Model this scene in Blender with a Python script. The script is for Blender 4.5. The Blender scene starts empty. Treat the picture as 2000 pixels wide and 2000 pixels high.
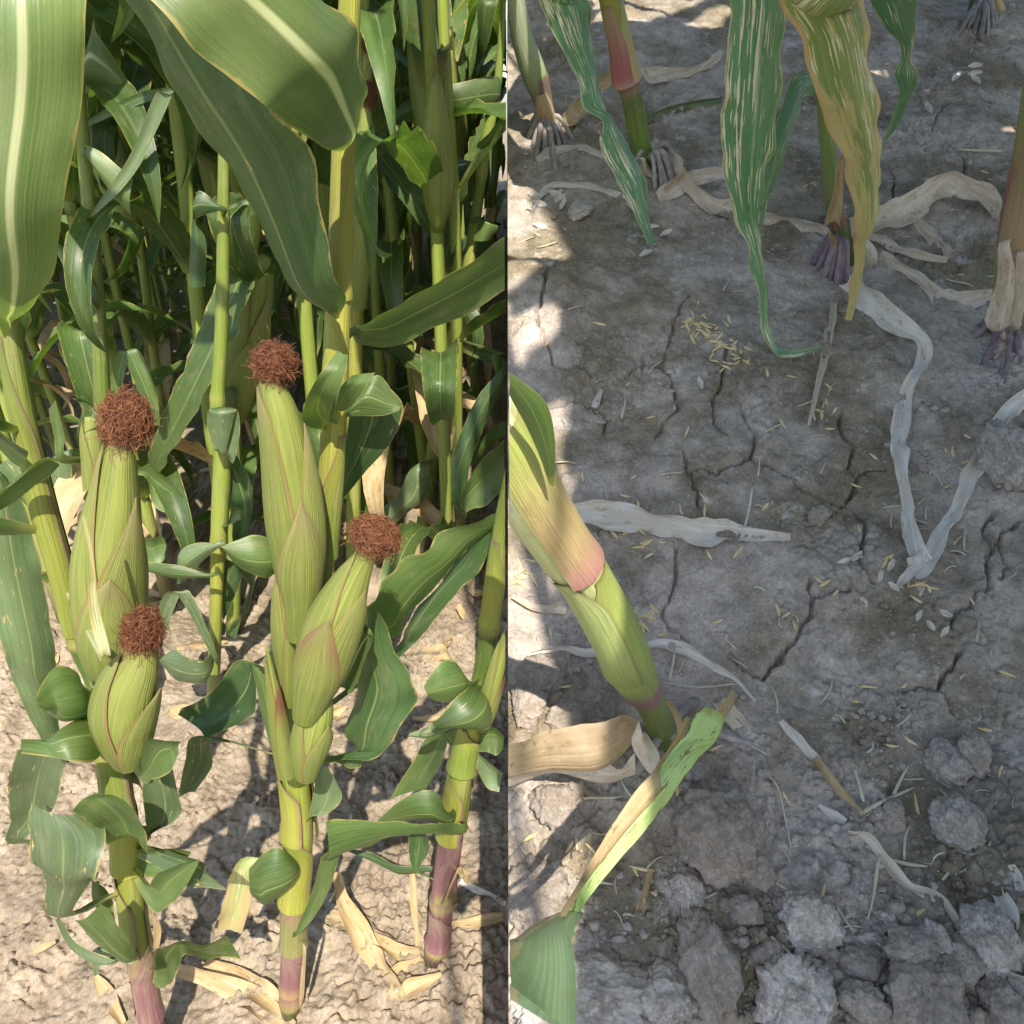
import bpy, bmesh, math, random


import numpy as np
from mathutils import Vector, Matrix, noise as mn

# ------------------------------------------------------------------ camera, world, sun, exposure
scene = bpy.context.scene
COL = scene.collection
F = 1570.0                       # focal length in pixels of the 2000 px photograph
U0, V0 = 990.0, 1000.0           # principal point
PITCH = math.radians(28.0)
CAM = Vector((0, 0, 1.0))        # field ground is z = 0
cam_d = bpy.data.cameras.new('camera')
cam = bpy.data.objects.new('camera', cam_d)
COL.objects.link(cam)
cam.location = CAM
cam.rotation_euler = (math.pi / 2 - PITCH, 0, 0)
cam_d.sensor_width = 36
cam_d.lens = 36 * F / 2000
cam_d.shift_x = 0.005
cam_d.clip_start = 0.02
cam_d.clip_end = 400
scene.camera = cam

SUN_AZ, SUN_EL = math.radians(9.5), math.radians(51)      # behind the camera, a little to its right
SUNV = Vector((math.sin(SUN_AZ) * math.cos(SUN_EL), -math.cos(SUN_AZ) * math.cos(SUN_EL), math.sin(SUN_EL)))
world = bpy.data.worlds.new('World')
scene.world = world
world.use_nodes = True
nt = world.node_tree
sky = nt.nodes.new('ShaderNodeTexSky')
sky.sky_type = 'NISHITA'
sky.sun_disc = False
sky.sun_elevation = SUN_EL
sky.sun_rotation = math.atan2(SUNV.x, SUNV.y)
bg = nt.nodes['Background']
bg.inputs[1].default_value = 0.15
nt.links.new(sky.outputs[0], bg.inputs[0])
sd = bpy.data.lights.new('sun', 'SUN')
sd.energy = 3.9
sd.angle = math.radians(0.5)
sd.color = (1.0, 0.925, 0.79)
so = bpy.data.objects.new('sun', sd)
COL.objects.link(so)
so.rotation_euler = SUNV.to_track_quat('Z', 'Y').to_euler()
vs = scene.view_settings
vs.view_transform = 'Standard'
vs.look = 'None'
vs.exposure = 0.95
vs.gamma = 1.0

# ------------------------------------------------------------------ geometry of the view
CP, SP = math.cos(PITCH), math.sin(PITCH)
FWD = Vector((0, CP, -SP))


def ray(u, v):
    a, b = u - U0, v - V0
    return Vector((a, F * CP - b * SP, -(F * SP + b * CP)))


def depth(p):
    return (p - CAM).dot(FWD)


def proj(p):
    d = p - CAM
    z = d.dot(FWD)
    if z < 1e-4:
        return None
    return (U0 + F * d.x / z, V0 - F * d.dot(Vector((0, SP, CP))) / z)


def at(u, v, Y):
    r = ray(u, v)
    return CAM + r * (Y / r.y)


def gl(u, v, h=0.0):
    r = ray(u, v)
    return CAM + r * ((h - CAM.z) / r.z)


TILT = math.radians(26.0)         # the bank on the right rises away from the camera
BN = Vector((0, -math.sin(TILT), math.cos(TILT)))
HB = 0.85                         # distance of the camera from the bank's face
TB = math.tan(TILT)
ZB0 = CAM.z - HB / math.cos(TILT)


def bank_z(y):
    return ZB0 + TB * y


def gr(u, v, h=0.0):
    r = ray(u, v)
    return CAM + r * ((h - HB) / r.dot(BN))


PNORM = Vector((0, math.cos(TILT), math.sin(TILT)))


def atn(u, v, P0, off=0.0):
    """point of pixel u,v on the plane through P0 that stands square on the bank"""
    r = ray(u, v)
    return CAM + r * (((P0 - CAM).dot(PNORM) + off) / r.dot(PNORM))


def x_land(p):
    t = ((p.z - bank_z(p.y)) / (SUNV.z - TB * SUNV.y))
    return p.x - SUNV.x * t


# ------------------------------------------------------------------ numeric noise
_rng = np.random.RandomState(7)
_perm = np.concatenate([_rng.permutation(256)] * 3)
_ga = _rng.rand(256) * 2 * np.pi


def pn(x, y):
    x = np.asarray(x, float)
    y = np.asarray(y, float)
    xi = np.floor(x).astype(int)
    yi = np.floor(y).astype(int)
    xf, yf = x - xi, y - yi
    u = xf * xf * xf * (xf * (xf * 6 - 15) + 10)
    v = yf * yf * yf * (yf * (yf * 6 - 15) + 10)

    def g(dx, dy):
        h = _perm[(_perm[(xi + dx) & 255] + yi + dy) & 255]
        a = _ga[h]
        return np.cos(a) * (xf - dx) + np.sin(a) * (yf - dy)
    a = g(0, 0) * (1 - u) + g(1, 0) * u
    b = g(0, 1) * (1 - u) + g(1, 1) * u
    return (a * (1 - v) + b * v) * 1.5


def fbm(x, y, o=4, g=0.5):
    s, a = 0, 1.0
    for i in range(o):
        s = s + a * pn(x * 2 ** i + 17.3 * i, y * 2 ** i - 9.1 * i)
        a *= g
    return s


def cell(x, y):
    """distance to nearest and to second nearest feature point"""
    xi = np.floor(x).astype(int)
    yi = np.floor(y).astype(int)
    d1 = np.full(x.shape, 9.0)
    d2 = np.full(x.shape, 9.0)
    for i in (-1, 0, 1):
        for j in (-1, 0, 1):
            h = _perm[(_perm[(xi + i) & 255] + yi + j) & 255]
            px = xi + i + 0.15 + 0.7 * _ga[h] / 6.2832
            py = yi + j + 0.15 + 0.7 * _ga[(h * 7 + 31) & 255] / 6.2832
            d = np.hypot(px - x, py - y)
            d2 = np.where(d < d1, d1, np.minimum(d2, d))
            d1 = np.minimum(d1, d)
    return d1, d2


def sstep(a, b, x):
    t = np.clip((x - a) / (b - a), 0, 1)
    return t * t * (3 - 2 * t)


# ------------------------------------------------------------------ materials
def newmat(name):
    m = bpy.data.materials.new(name)
    m.use_nodes = True
    t = m.node_tree
    return m, t, t.nodes['Principled BSDF'], t.nodes['Material Output']


class N:
    """small shader writer"""
    def __init__(s, t):
        s.t = t

    def n(s, kind, **kw):
        o = s.t.nodes.new('ShaderNode' + kind)
        for k, v in kw.items():
            setattr(o, k, v)
        return o

    def put(s, sock, v):
        if isinstance(v, bpy.types.NodeSocket):
            s.t.links.new(v, sock)
        elif isinstance(v, (tuple, list)) and len(v) == 3 and sock.type == 'RGBA':
            sock.default_value = (*v, 1)
        else:
            sock.default_value = v

    def m(s, op, a, b=0.0, c=0.0, clamp=False):
        o = s.n('Math', operation=op, use_clamp=clamp)
        for i, v in enumerate((a, b, c)):
            s.put(o.inputs[i], v)
        return o.outputs[0]

    def mix(s, f, a, b, mode='MIX'):
        o = s.n('Mix', data_type='RGBA', blend_type=mode)
        s.put(o.inputs[0], f)
        s.put(o.inputs[6], a)
        s.put(o.inputs[7], b)
        return o.outputs[2]

    def attr(s, name):
        return s.n('Attribute', attribute_name=name)

    def vec(s, x, y, z=0.0):
        o = s.n('CombineXYZ')
        for i, v in enumerate((x, y, z)):
            s.put(o.inputs[i], v)
        return o.outputs[0]

    def noise(s, vec, scale=1.0, detail=3.0, rough=0.5):
        o = s.n('TexNoise')
        s.put(o.inputs['Vector'], vec)
        o.inputs['Scale'].default_value = scale
        o.inputs['Detail'].default_value = detail
        o.inputs['Roughness'].default_value = rough
        return o.outputs[0]

    def ss(s, v, a, b):
        o = s.n('MapRange', interpolation_type='SMOOTHSTEP')
        s.put(o.inputs[0], v)
        o.inputs[1].default_value = a
        o.inputs[2].default_value = b
        return o.outputs[0]

    def bump(s, h, strength, dist):
        o = s.n('Bump')
        s.put(o.inputs['Height'], h)
        o.inputs['Strength'].default_value = strength
        o.inputs['Distance'].default_value = dist
        return o.outputs[0]


def leaf_mat(name, g1, g2, rib=(0.42, 0.48, 0.2), margin=(0.42, 0.34, 0.12), lesion=0.70, streak=0.0,
             tan=0.0, tancol=(0.55, 0.4, 0.2), trans=0.3, rough=0.35, ribw=0.04, mw=0.94, ribk=0.4, veink=0.38):
    m, t, P, out = newmat(name)
    w = N(t)
    s = w.attr('s').outputs['Fac']
    tt = w.attr('t').outputs['Fac']
    l = w.attr('l').outputs['Fac']
    rnd = w.n('ObjectInfo').outputs['Random']
    z = w.m('MULTIPLY', rnd, 50)
    ab = w.m('ABSOLUTE', s)
    big = w.noise(w.vec(w.m('MULTIPLY', s, 1.2), w.m('MULTIPLY', l, 9), z), 1, 3)
    c = w.mix(w.ss(big, 0.3, 0.7), g1, g2)
    vein = w.noise(w.vec(w.m('MULTIPLY', s, 24), w.m('MULTIPLY', l, 1.2), z), 1, 2, 0.6)
    c = w.mix(w.m('MULTIPLY', w.ss(vein, 0.35, 0.7), veink), c, tuple(min(1, x * 1.55 + 0.01) for x in g2))
    hv = w.m('ADD', w.m('MULTIPLY', rnd, 0.5), 0.78)
    c = w.mix(1.0, c, w.vec(hv, hv, hv), 'MULTIPLY')
    # pale collar at the base and a yellowing tip
    c = w.mix(w.m('MULTIPLY', w.m('SUBTRACT', 1.0, w.ss(tt, 0.0, 0.09)), 0.75), c, (0.40, 0.40, 0.14))
    # spots and scars
    spot = w.noise(w.vec(w.m('MULTIPLY', s, 5), w.m('MULTIPLY', l, 42), z), 1, 3, 0.65)
    c = w.mix(w.m('MULTIPLY', w.ss(spot, lesion, lesion + 0.05), 0.8), c, tancol)
    if streak > 0:
        sn = w.noise(w.vec(w.m('MULTIPLY', s, 15), w.m('MULTIPLY', l, 17), z), 1, 2.5, 0.6)
        th = 0.665 - 0.10 * streak
        big2 = w.noise(w.vec(w.m('MULTIPLY', s, 1.5), w.m('MULTIPLY', l, 12), w.m('ADD', z, 9.0)), 1, 2)
        sn = w.m('ADD', sn, w.m('MULTIPLY', w.m('SUBTRACT', big2, 0.5), 0.45))
        c = w.mix(w.ss(sn, th, th + 0.035), c, (0.84, 0.76, 0.58))
    if tan > 0:
        tn = w.noise(w.vec(w.m('MULTIPLY', s, 3.5), w.m('MULTIPLY', l, 16), w.m('ADD', z, 3.0)), 1, 3)
        tn = w.m('ADD', tn, w.m('MULTIPLY', w.m('POWER', ab, 3.0), 0.30 * tan))
        tn = w.m('ADD', tn, w.m('MULTIPLY', w.m('SUBTRACT', tt, 0.5), 0.30 * tan))
        c = w.mix(w.ss(tn, 0.50, 0.62), c, (0.80, 0.63, 0.43))
        c = w.mix(w.m('MULTIPLY', w.ss(tn, 0.5, 0.58), 0.5), c, (0.38, 0.36, 0.07))
    dn = w.noise(w.vec(w.m('MULTIPLY', s, 2.2), w.m('MULTIPLY', l, 26), w.m('ADD', z, 21.0)), 1, 5, 0.65)
    c = w.mix(w.m('MULTIPLY', w.ss(dn, 0.50, 0.78), 0.55), c, (0.26, 0.25, 0.15))
    fine = w.noise(w.vec(w.m('MULTIPLY', s, 60), w.m('MULTIPLY', l, 300), z), 1, 2, 0.6)
    kf = w.m('ADD', 0.78, w.m('MULTIPLY', fine, 0.44))
    c = w.mix(1.0, c, w.vec(kf, kf, kf), 'MULTIPLY')
    # margin and midrib
    en = w.noise(w.vec(s, w.m('MULTIPLY', l, 60), z), 1, 3)
    e = w.m('ADD', ab, w.m('MULTIPLY', w.m('SUBTRACT', en, 0.5), 0.26))
    c = w.mix(w.m('MULTIPLY', w.ss(e, mw + 0.01, mw + 0.05), 0.85), c, margin)
    ribf = w.m('SUBTRACT', 1.0, w.ss(ab, ribw * 0.5, ribw * 1.5))
    ribf = w.m('MULTIPLY', ribf, w.m('SUBTRACT', 1.0, w.ss(tt, 0.55, 1.0)))
    c = w.mix(w.m('MULTIPLY', ribf, ribk), c, rib)
    w.put(P.inputs['Base Color'], c)
    w.put(P.inputs['Roughness'], w.m('ADD', rough - 0.08, w.m('MULTIPLY', dn, 0.3)))
    P.inputs['Specular IOR Level'].default_value = 0.6
    hh = w.m('ADD', w.m('MULTIPLY', vein, 0.5), w.m('MULTIPLY', ribf, 0.8))
    w.put(P.inputs['Normal'], w.bump(hh, 0.35, 0.0015))
    tr = w.n('BsdfTranslucent')
    w.put(tr.inputs[0], w.mix(1.0, c, (1.5, 1.7, 0.6), 'MULTIPLY'))
    mx = w.n('MixShader')
    mx.inputs[0].default_value = trans
    t.links.new(P.outputs[0], mx.inputs[1])
    t.links.new(tr.outputs[0], mx.inputs[2])
    t.links.new(mx.outputs[0], out.inputs[0])
    return m


def skin_mat(name, rough=0.45, trans=0.0, stripe=0.7, blotch=0.4, streakk=0.8):
    """stalks, sheaths and husks: colour from the mesh, fine lengthwise ribs and blotches"""
    m, t, P, out = newmat(name)
    w = N(t)
    c = w.attr('Col').outputs['Color']
    s = w.attr('s').outputs['Fac']
    l = w.attr('l').outputs['Fac']
    z = w.m('MULTIPLY', w.n('ObjectInfo').outputs['Random'], 40)
    ve = w.noise(w.vec(w.m('MULTIPLY', s, 26), w.m('MULTIPLY', l, 5), z), 1, 2, 0.6)
    k = w.m('ADD', 1.0 - stripe * 0.5, w.m('MULTIPLY', ve, stripe))
    c = w.mix(1.0, c, w.vec(k, k, k), 'MULTIPLY')
    st2 = w.noise(w.vec(w.m('MULTIPLY', s, 7), w.m('MULTIPLY', l, 9), w.m('ADD', z, 4.0)), 1, 4, 0.65)
    c = w.mix(w.m('MULTIPLY', w.ss(st2, 0.48, 0.70), streakk), c, w.mix(0.5, c, (0.40, 0.38, 0.20)))
    fi = w.noise(w.vec(w.m('MULTIPLY', s, 70), w.m('MULTIPLY', l, 20), z), 1, 2, 0.6)
    kf = w.m('ADD', 0.74, w.m('MULTIPLY', fi, 0.52))
    c = w.mix(1.0, c, w.vec(kf, kf, kf), 'MULTIPLY')
    bl = w.noise(w.vec(w.m('MULTIPLY', s, 4), w.m('MULTIPLY', l, 35), z), 1, 4, 0.6)
    c = w.mix(w.m('MULTIPLY', w.ss(bl, 0.56, 0.72), blotch), c, (0.44, 0.34, 0.16))
    sp = w.noise(w.vec(w.m('MULTIPLY', s, 14), w.m('MULTIPLY', l, 160), z), 1, 2, 0.6)
    c = w.mix(w.m('MULTIPLY', w.ss(sp, 0.68, 0.74), 0.5), c, (0.30, 0.18, 0.10))
    w.put(P.inputs['Base Color'], c)
    P.inputs['Roughness'].default_value = rough
    w.put(P.inputs['Normal'], w.bump(w.m('ADD', ve, w.m('MULTIPLY', fi, 0.5)), 0.7, 0.002))
    if trans:
        tr = w.n('BsdfTranslucent')
        w.put(tr.inputs[0], w.mix(1.0, c, (1.4, 1.4, 0.6), 'MULTIPLY'))
        mx = w.n('MixShader')
        mx.inputs[0].default_value = trans
        t.links.new(P.outputs[0], mx.inputs[1])
        t.links.new(tr.outputs[0], mx.inputs[2])
        t.links.new(mx.outputs[0], out.inputs[0])
    return m


def dry_mat(name, a, b, dark):
    m, t, P, out = newmat(name)
    w = N(t)
    s = w.attr('s').outputs['Fac']
    l = w.attr('l').outputs['Fac']
    z = w.m('MULTIPLY', w.n('ObjectInfo').outputs['Random'], 60)
    n1 = w.noise(w.vec(w.m('MULTIPLY', s, 1.5), w.m('MULTIPLY', l, 22), z), 1, 4, 0.6)
    c = w.mix(w.ss(n1, 0.35, 0.65), a, b)
    n2 = w.noise(w.vec(w.m('MULTIPLY', s, 12), w.m('MULTIPLY', l, 6), z), 1, 2)
    k = w.m('ADD', 0.72, w.m('MULTIPLY', n2, 0.55))
    c = w.mix(1.0, c, w.vec(k, k, k), 'MULTIPLY')
    n3 = w.noise(w.vec(w.m('MULTIPLY', s, 3), w.m('MULTIPLY', l, 60), w.m('ADD', z, 5.0)), 1, 4, 0.65)
    c = w.mix(w.m('MULTIPLY', w.ss(n3, 0.56, 0.70), 0.7), c, dark)
    w.put(P.inputs['Base Color'], c)
    P.inputs['Roughness'].default_value = 0.7
    w.put(P.inputs['Normal'], w.bump(n2, 0.6, 0.002))
    tr = w.n('BsdfTranslucent')
    w.put(tr.inputs[0], c)
    mx = w.n('MixShader')
    mx.inputs[0].default_value = 0.2
    t.links.new(P.outputs[0], mx.inputs[1])
    t.links.new(tr.outputs[0], mx.inputs[2])
    t.links.new(mx.outputs[0], out.inputs[0])
    return m


def soil_mat(name, dry, damp, pale, sc=1.0, palecut=0.60, obj=False):
    m, t, P, out = newmat(name)
    w = N(t)
    tc = w.n('TexCoord')
    p = tc.outputs['Object']
    rnd = w.n('ObjectInfo').outputs['Random']
    if obj:
        o = w.n('VectorMath', operation='ADD')
        w.put(o.inputs[0], p)
        w.put(o.inputs[1], w.vec(w.m('MULTIPLY', rnd, 31), w.m('MULTIPLY', rnd, 17), 0.0))
        p = o.outputs[0]
    n1 = w.noise(p, 5.5 * sc, 5, 0.62)
    c = w.mix(w.ss(n1, 0.40, 0.62), damp, dry)
    n4 = w.noise(p, 38 * sc, 4, 0.6)
    k = w.m('ADD', 0.30, w.m('MULTIPLY', n4, 1.40))
    c = w.mix(1.0, c, w.vec(k, k, k), 'MULTIPLY')
    n2 = w.noise(p, 17 * sc, 6, 0.7)
    c = w.mix(w.m('MULTIPLY', w.ss(n2, palecut, palecut + 0.14), 0.75), c, pale)
    n3 = w.noise(p, 260 * sc, 3, 0.6)
    k2 = w.m('ADD', 0.45, w.m('MULTIPLY', n3, 1.1))
    c = w.mix(1.0, c, w.vec(k2, k2, k2), 'MULTIPLY')
    sp = w.noise(p, 420 * sc, 1, 0.5)
    c = w.mix(w.m('MULTIPLY', w.ss(sp, 0.68, 0.73), 0.75), c, pale)
    pit_shade = w.noise(p, 95 * sc, 4, 0.7)  # shade of small soil pits, painted as dark flecks without relief
    c = w.mix(w.m('MULTIPLY', w.ss(pit_shade, 0.60, 0.72), 0.45), c, tuple(x * 0.55 for x in damp))
    if obj:
        k3 = w.m('ADD', 0.88, w.m('MULTIPLY', rnd, 0.3))
        c = w.mix(1.0, c, w.vec(k3, k3, k3), 'MULTIPLY')
    w.put(P.inputs['Base Color'], c)
    P.inputs['Roughness'].default_value = 0.92
    P.inputs['Specular IOR Level'].default_value = 0.2
    h = w.m('ADD', w.m('MULTIPLY', n2, 1.0), w.m('MULTIPLY', n3, 0.35))
    w.put(P.inputs['Normal'], w.bump(h, 0.6 if obj else 0.7, 0.004))
    return m


def plain_mat(name, c, c2, sc=200, rough=0.7, trans=0.0):
    m, t, P, out = newmat(name)
    w = N(t)
    n = w.noise(w.n('TexCoord').outputs['Object'], sc, 3, 0.6)
    rnd = w.n('ObjectInfo').outputs['Random']
    f = w.m('ADD', w.m('MULTIPLY', w.ss(n, 0.35, 0.65), 0.5), w.m('MULTIPLY', rnd, 0.5))
    cc = w.mix(f, c, c2)
    w.put(P.inputs['Base Color'], cc)
    P.inputs['Roughness'].default_value = rough
    return m


M = {}
M['leaf'] = leaf_mat('leaf_green', (0.072, 0.124, 0.034), (0.122, 0.182, 0.055))
M['leaf_dark'] = leaf_mat('leaf_dark_green', (0.044, 0.092, 0.030), (0.070, 0.125, 0.042))
M['leaf_grey'] = leaf_mat('leaf_grey_green', (0.092, 0.145, 0.065), (0.140, 0.195, 0.092), trans=0.2, lesion=0.63)
M['leaf_bright'] = leaf_mat('leaf_bright_green', (0.105, 0.160, 0.048), (0.170, 0.232, 0.085), rib=(0.66, 0.68, 0.40),
                            ribw=0.085, rough=0.32, ribk=0.85, veink=0.22)
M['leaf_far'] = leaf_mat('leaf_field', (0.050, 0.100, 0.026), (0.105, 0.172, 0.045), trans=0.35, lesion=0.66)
M['leaf_scar'] = leaf_mat('leaf_scarred', (0.085, 0.215, 0.095), (0.135, 0.285, 0.145), rib=(0.36, 0.50, 0.38), ribk=0.75, streak=1.0,
                          margin=(0.62, 0.52, 0.30), mw=0.92, trans=0.2, lesion=0.74)
M['leaf_slight'] = leaf_mat('leaf_lightly_scarred', (0.080, 0.195, 0.095), (0.120, 0.250, 0.130), rib=(0.24, 0.36, 0.26), streak=0.35,
                            trans=0.2, lesion=0.74)
M['leaf_tan'] = leaf_mat('leaf_yellowing', (0.240, 0.340, 0.110), (0.330, 0.420, 0.140), rib=(0.4, 0.44, 0.2), streak=0.9, tan=1.0,
                         margin=(0.62, 0.42, 0.22), mw=0.86, trans=0.2)
M['leaf_pale'] = leaf_mat('leaf_pale_teal', (0.26, 0.42, 0.26), (0.38, 0.52, 0.34), rib=(0.5, 0.58, 0.36), margin=(0.62, 0.50, 0.34), mw=0.84, trans=0.2)
M['strip'] = leaf_mat('leaf_strip_pale', (0.36, 0.50, 0.20), (0.46, 0.60, 0.27), rib=(0.4, 0.5, 0.2), margin=(0.10, 0.05, 0.04), ribk=0.1, lesion=0.60, tancol=(0.16, 0.08, 0.05))
M['skin'] = skin_mat('stalk_skin')
M['husk'] = skin_mat('husk_skin', 0.5, 0.12, 0.9, 0.30, 0.6)
M['dry'] = dry_mat('dry_leaf_tan', (0.50, 0.36, 0.18), (0.62, 0.48, 0.28), (0.22, 0.13, 0.06))
M['dry_grey'] = dry_mat('dry_leaf_grey', (0.62, 0.51, 0.385), (0.80, 0.715, 0.60), (0.30, 0.21, 0.14))
M['dry_brown'] = dry_mat('dry_leaf_brown', (0.40, 0.29, 0.165), (0.56, 0.44, 0.29), (0.20, 0.13, 0.08))
M['dry_pale'] = dry_mat('dry_leaf_bleached', (0.72, 0.66, 0.57), (0.86, 0.81, 0.74), (0.42, 0.33, 0.25))
M['soil_l'] = soil_mat('field_soil', (0.345, 0.282, 0.212), (0.262, 0.208, 0.152), (0.40, 0.335, 0.26), 1.0, 0.62)
M['soil_r'] = soil_mat('bank_soil', (0.430, 0.368, 0.320), (0.225, 0.185, 0.128), (0.62, 0.56, 0.51), 1.0, 0.57)
M['clod_r'] = soil_mat('clod_soil', (0.44, 0.372, 0.318), (0.33, 0.272, 0.222), (0.58, 0.51, 0.455), 0.40, 0.54, True)
M['clod_pale'] = soil_mat('clod_pale_soil', (0.54, 0.478, 0.422), (0.37, 0.315, 0.26), (0.70, 0.64, 0.59), 0.40, 0.50, True)
M['crumb'] = soil_mat('crumb_soil', (0.50, 0.44, 0.39), (0.38, 0.325, 0.275), (0.60, 0.545, 0.50), 6.0, 0.54)
M['clod_l'] = soil_mat('field_clod_soil', (0.35, 0.285, 0.215), (0.26, 0.205, 0.15), (0.40, 0.335, 0.26), 0.5, 0.60, True)
M['silk'] = plain_mat('corn_silk', (0.15, 0.050, 0.024), (0.36, 0.150, 0.068), 160, 0.5)
M['root'] = plain_mat('brace_root_skin', (0.18, 0.145, 0.14), (0.44, 0.40, 0.37), 70, 0.85)
M['root_purple'] = plain_mat('brace_root_purple', (0.13, 0.085, 0.13), (0.33, 0.27, 0.27), 70, 0.8)
M['seed'] = plain_mat('grain_husk_skin', (0.66, 0.48, 0.18), (0.78, 0.66, 0.42), 300, 0.6)
M['straw'] = plain_mat('straw_skin', (0.50, 0.42, 0.26), (0.66, 0.62, 0.54), 150, 0.7)
M['weed'] = plain_mat('weed_leaf', (0.050, 0.125, 0.030), (0.09, 0.19, 0.05), 60, 0.5)


# ------------------------------------------------------------------ mesh helpers
def mesh_from(name, co, faces, attrs=None, smooth=True):
    """co: (n,3) array, faces: (m,4) or (m,3) array"""
    me = bpy.data.meshes.new(name)
    co = np.asarray(co, np.float32)
    faces = np.asarray(faces, np.int32)
    k = faces.shape[1]
    me.vertices.add(len(co))
    me.vertices.foreach_set('co', co.ravel())
    me.loops.add(faces.size)
    me.loops.foreach_set('vertex_index', faces.ravel())
    me.polygons.add(len(faces))
    me.polygons.foreach_set('loop_start', np.arange(0, faces.size, k, dtype=np.int32))
    me.polygons.foreach_set('use_smooth', np.full(len(faces), smooth))
    for an, av in (attrs or {}).items():
        av = np.asarray(av, np.float32)
        if av.ndim == 2:
            if av.shape[1] == 3:
                av = np.hstack([av, np.ones((len(av), 1), np.float32)])
            a = me.attributes.new(an, 'FLOAT_COLOR', 'POINT')
            a.data.foreach_set('color', av.ravel())
        else:
            a = me.attributes.new(an, 'FLOAT', 'POINT')
            a.data.foreach_set('value', av)
    me.update(calc_edges=True)
    me.validate()
    return me


def ob(name, me, mat, parent=None):
    o = bpy.data.objects.new(name, me)
    if me is not None and mat is not None and not me.materials:
        me.materials.append(M[mat] if isinstance(mat, str) else mat)
    COL.objects.link(o)
    if parent is not None:
        o.parent = parent
        o.matrix_parent_inverse = parent.matrix_world.inverted()
    return o


def tag(o, label=None, cat=None, group=None, kind=None):
    if label:
        o['label'] = label
    if cat:
        o['category'] = cat
    if group:
        o['group'] = group
    if kind:
        o['kind'] = kind
    return o


def thing(name, loc, label, cat, group=None):
    o = bpy.data.objects.new(name, None)
    o.empty_display_size = 0.02
    COL.objects.link(o)
    o.location = loc
    o.matrix_world = Matrix.Translation(loc)
    return tag(o, label, cat, group)


def cr(a, n):
    """Catmull-Rom through the rows of a, n steps between rows"""
    a = np.asarray(a, float)
    if a.ndim == 1:
        a = a[:, None]
    p = np.vstack([2 * a[0] - a[1], a, 2 * a[-1] - a[-2]])
    out = []
    for i in range(1, len(p) - 2):
        for k in range(n):
            t = k / n
            p0, p1, p2, p3 = p[i - 1], p[i], p[i + 1], p[i + 2]
            out.append(0.5 * (2 * p1 + (p2 - p0) * t + (2 * p0 - 5 * p1 + 4 * p2 - p3) * t * t
                              + (3 * p1 - p0 - 3 * p2 + p3) * t ** 3))
    out.append(a[-1])
    return np.array(out)


def grid_faces(r, c, wrap=False):
    i = np.arange(r - 1)[:, None]
    j = np.arange(c if wrap else c - 1)[None, :]
    a = i * c + j
    b = i * c + (j + 1) % c
    return np.stack([a, b, b + c, a + c], -1).reshape(-1, 4)


def leaf_mesh(name, L, R, camber=0.12, wave=0.05, vee=0.06, sub=6, cols=8, flip=1, jag=0.0):
    """a blade between two edges; L, R are lists of points from base to tip"""
    L = cr([tuple(p) for p in L], sub)
    R = cr([tuple(p) for p in R], sub)
    n = len(L)
    mid = (L + R) / 2
    tan = np.gradient(mid, axis=0)
    tan /= np.linalg.norm(tan, axis=1)[:, None] + 1e-9
    ac = R - L
    w = np.linalg.norm(ac, axis=1)
    nr = np.cross(tan, ac)
    nr /= np.linalg.norm(nr, axis=1)[:, None] + 1e-9
    dl = np.concatenate([[0], np.cumsum(np.linalg.norm(np.diff(mid, axis=0), axis=1))])
    a = np.linspace(0, 1, cols + 1)
    s = 2 * a - 1
    ph = random.random() * 20
    wav = np.stack([np.array([mn.noise((d * 28 + ph, 1.0, 0.0)) for d in dl]),
                    np.array([mn.noise((d * 28 + ph, 7.0, 3.0)) for d in dl])], 1)
    P = L[:, None, :] * (1 - a)[None, :, None] + R[:, None, :] * a[None, :, None]
    off = camber * (1 - s ** 2)[None, :] * w[:, None] * flip + vee * (1 - np.abs(s))[None, :] * w[:, None] * flip
    ed = np.abs(s) ** 3
    wv = np.where(s[None, :] < 0, wav[:, :1], wav[:, 1:]) * ed[None, :] * w[:, None] * wave * 3
    P = P + nr[:, None, :] * (off + wv)[:, :, None]
    if jag:
        jj = np.array([mn.noise((d * 160 + ph, 2.0, 0.0)) for d in dl]) * jag
        P[:, 0] += ac * jj[:, None]
        P[:, -1] -= ac * np.roll(jj, 3)[:, None]
    at_ = {'s': np.tile(s, n), 't': np.repeat(np.linspace(0, 1, n), cols + 1), 'l': np.repeat(dl, cols + 1)}
    return mesh_from(name, P.reshape(-1, 3), grid_faces(n, cols + 1), at_)


def frames(P, ref):
    T = np.gradient(P, axis=0)
    T /= np.linalg.norm(T, axis=1)[:, None] + 1e-9
    ref = np.asarray(ref, float)
    Fv = ref[None, :] - T * (T @ ref)[:, None]
    Fv /= np.linalg.norm(Fv, axis=1)[:, None] + 1e-9
    S = np.cross(T, Fv)
    return T, Fv, S


REF = (0.05, -1.0, 0.25)


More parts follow.
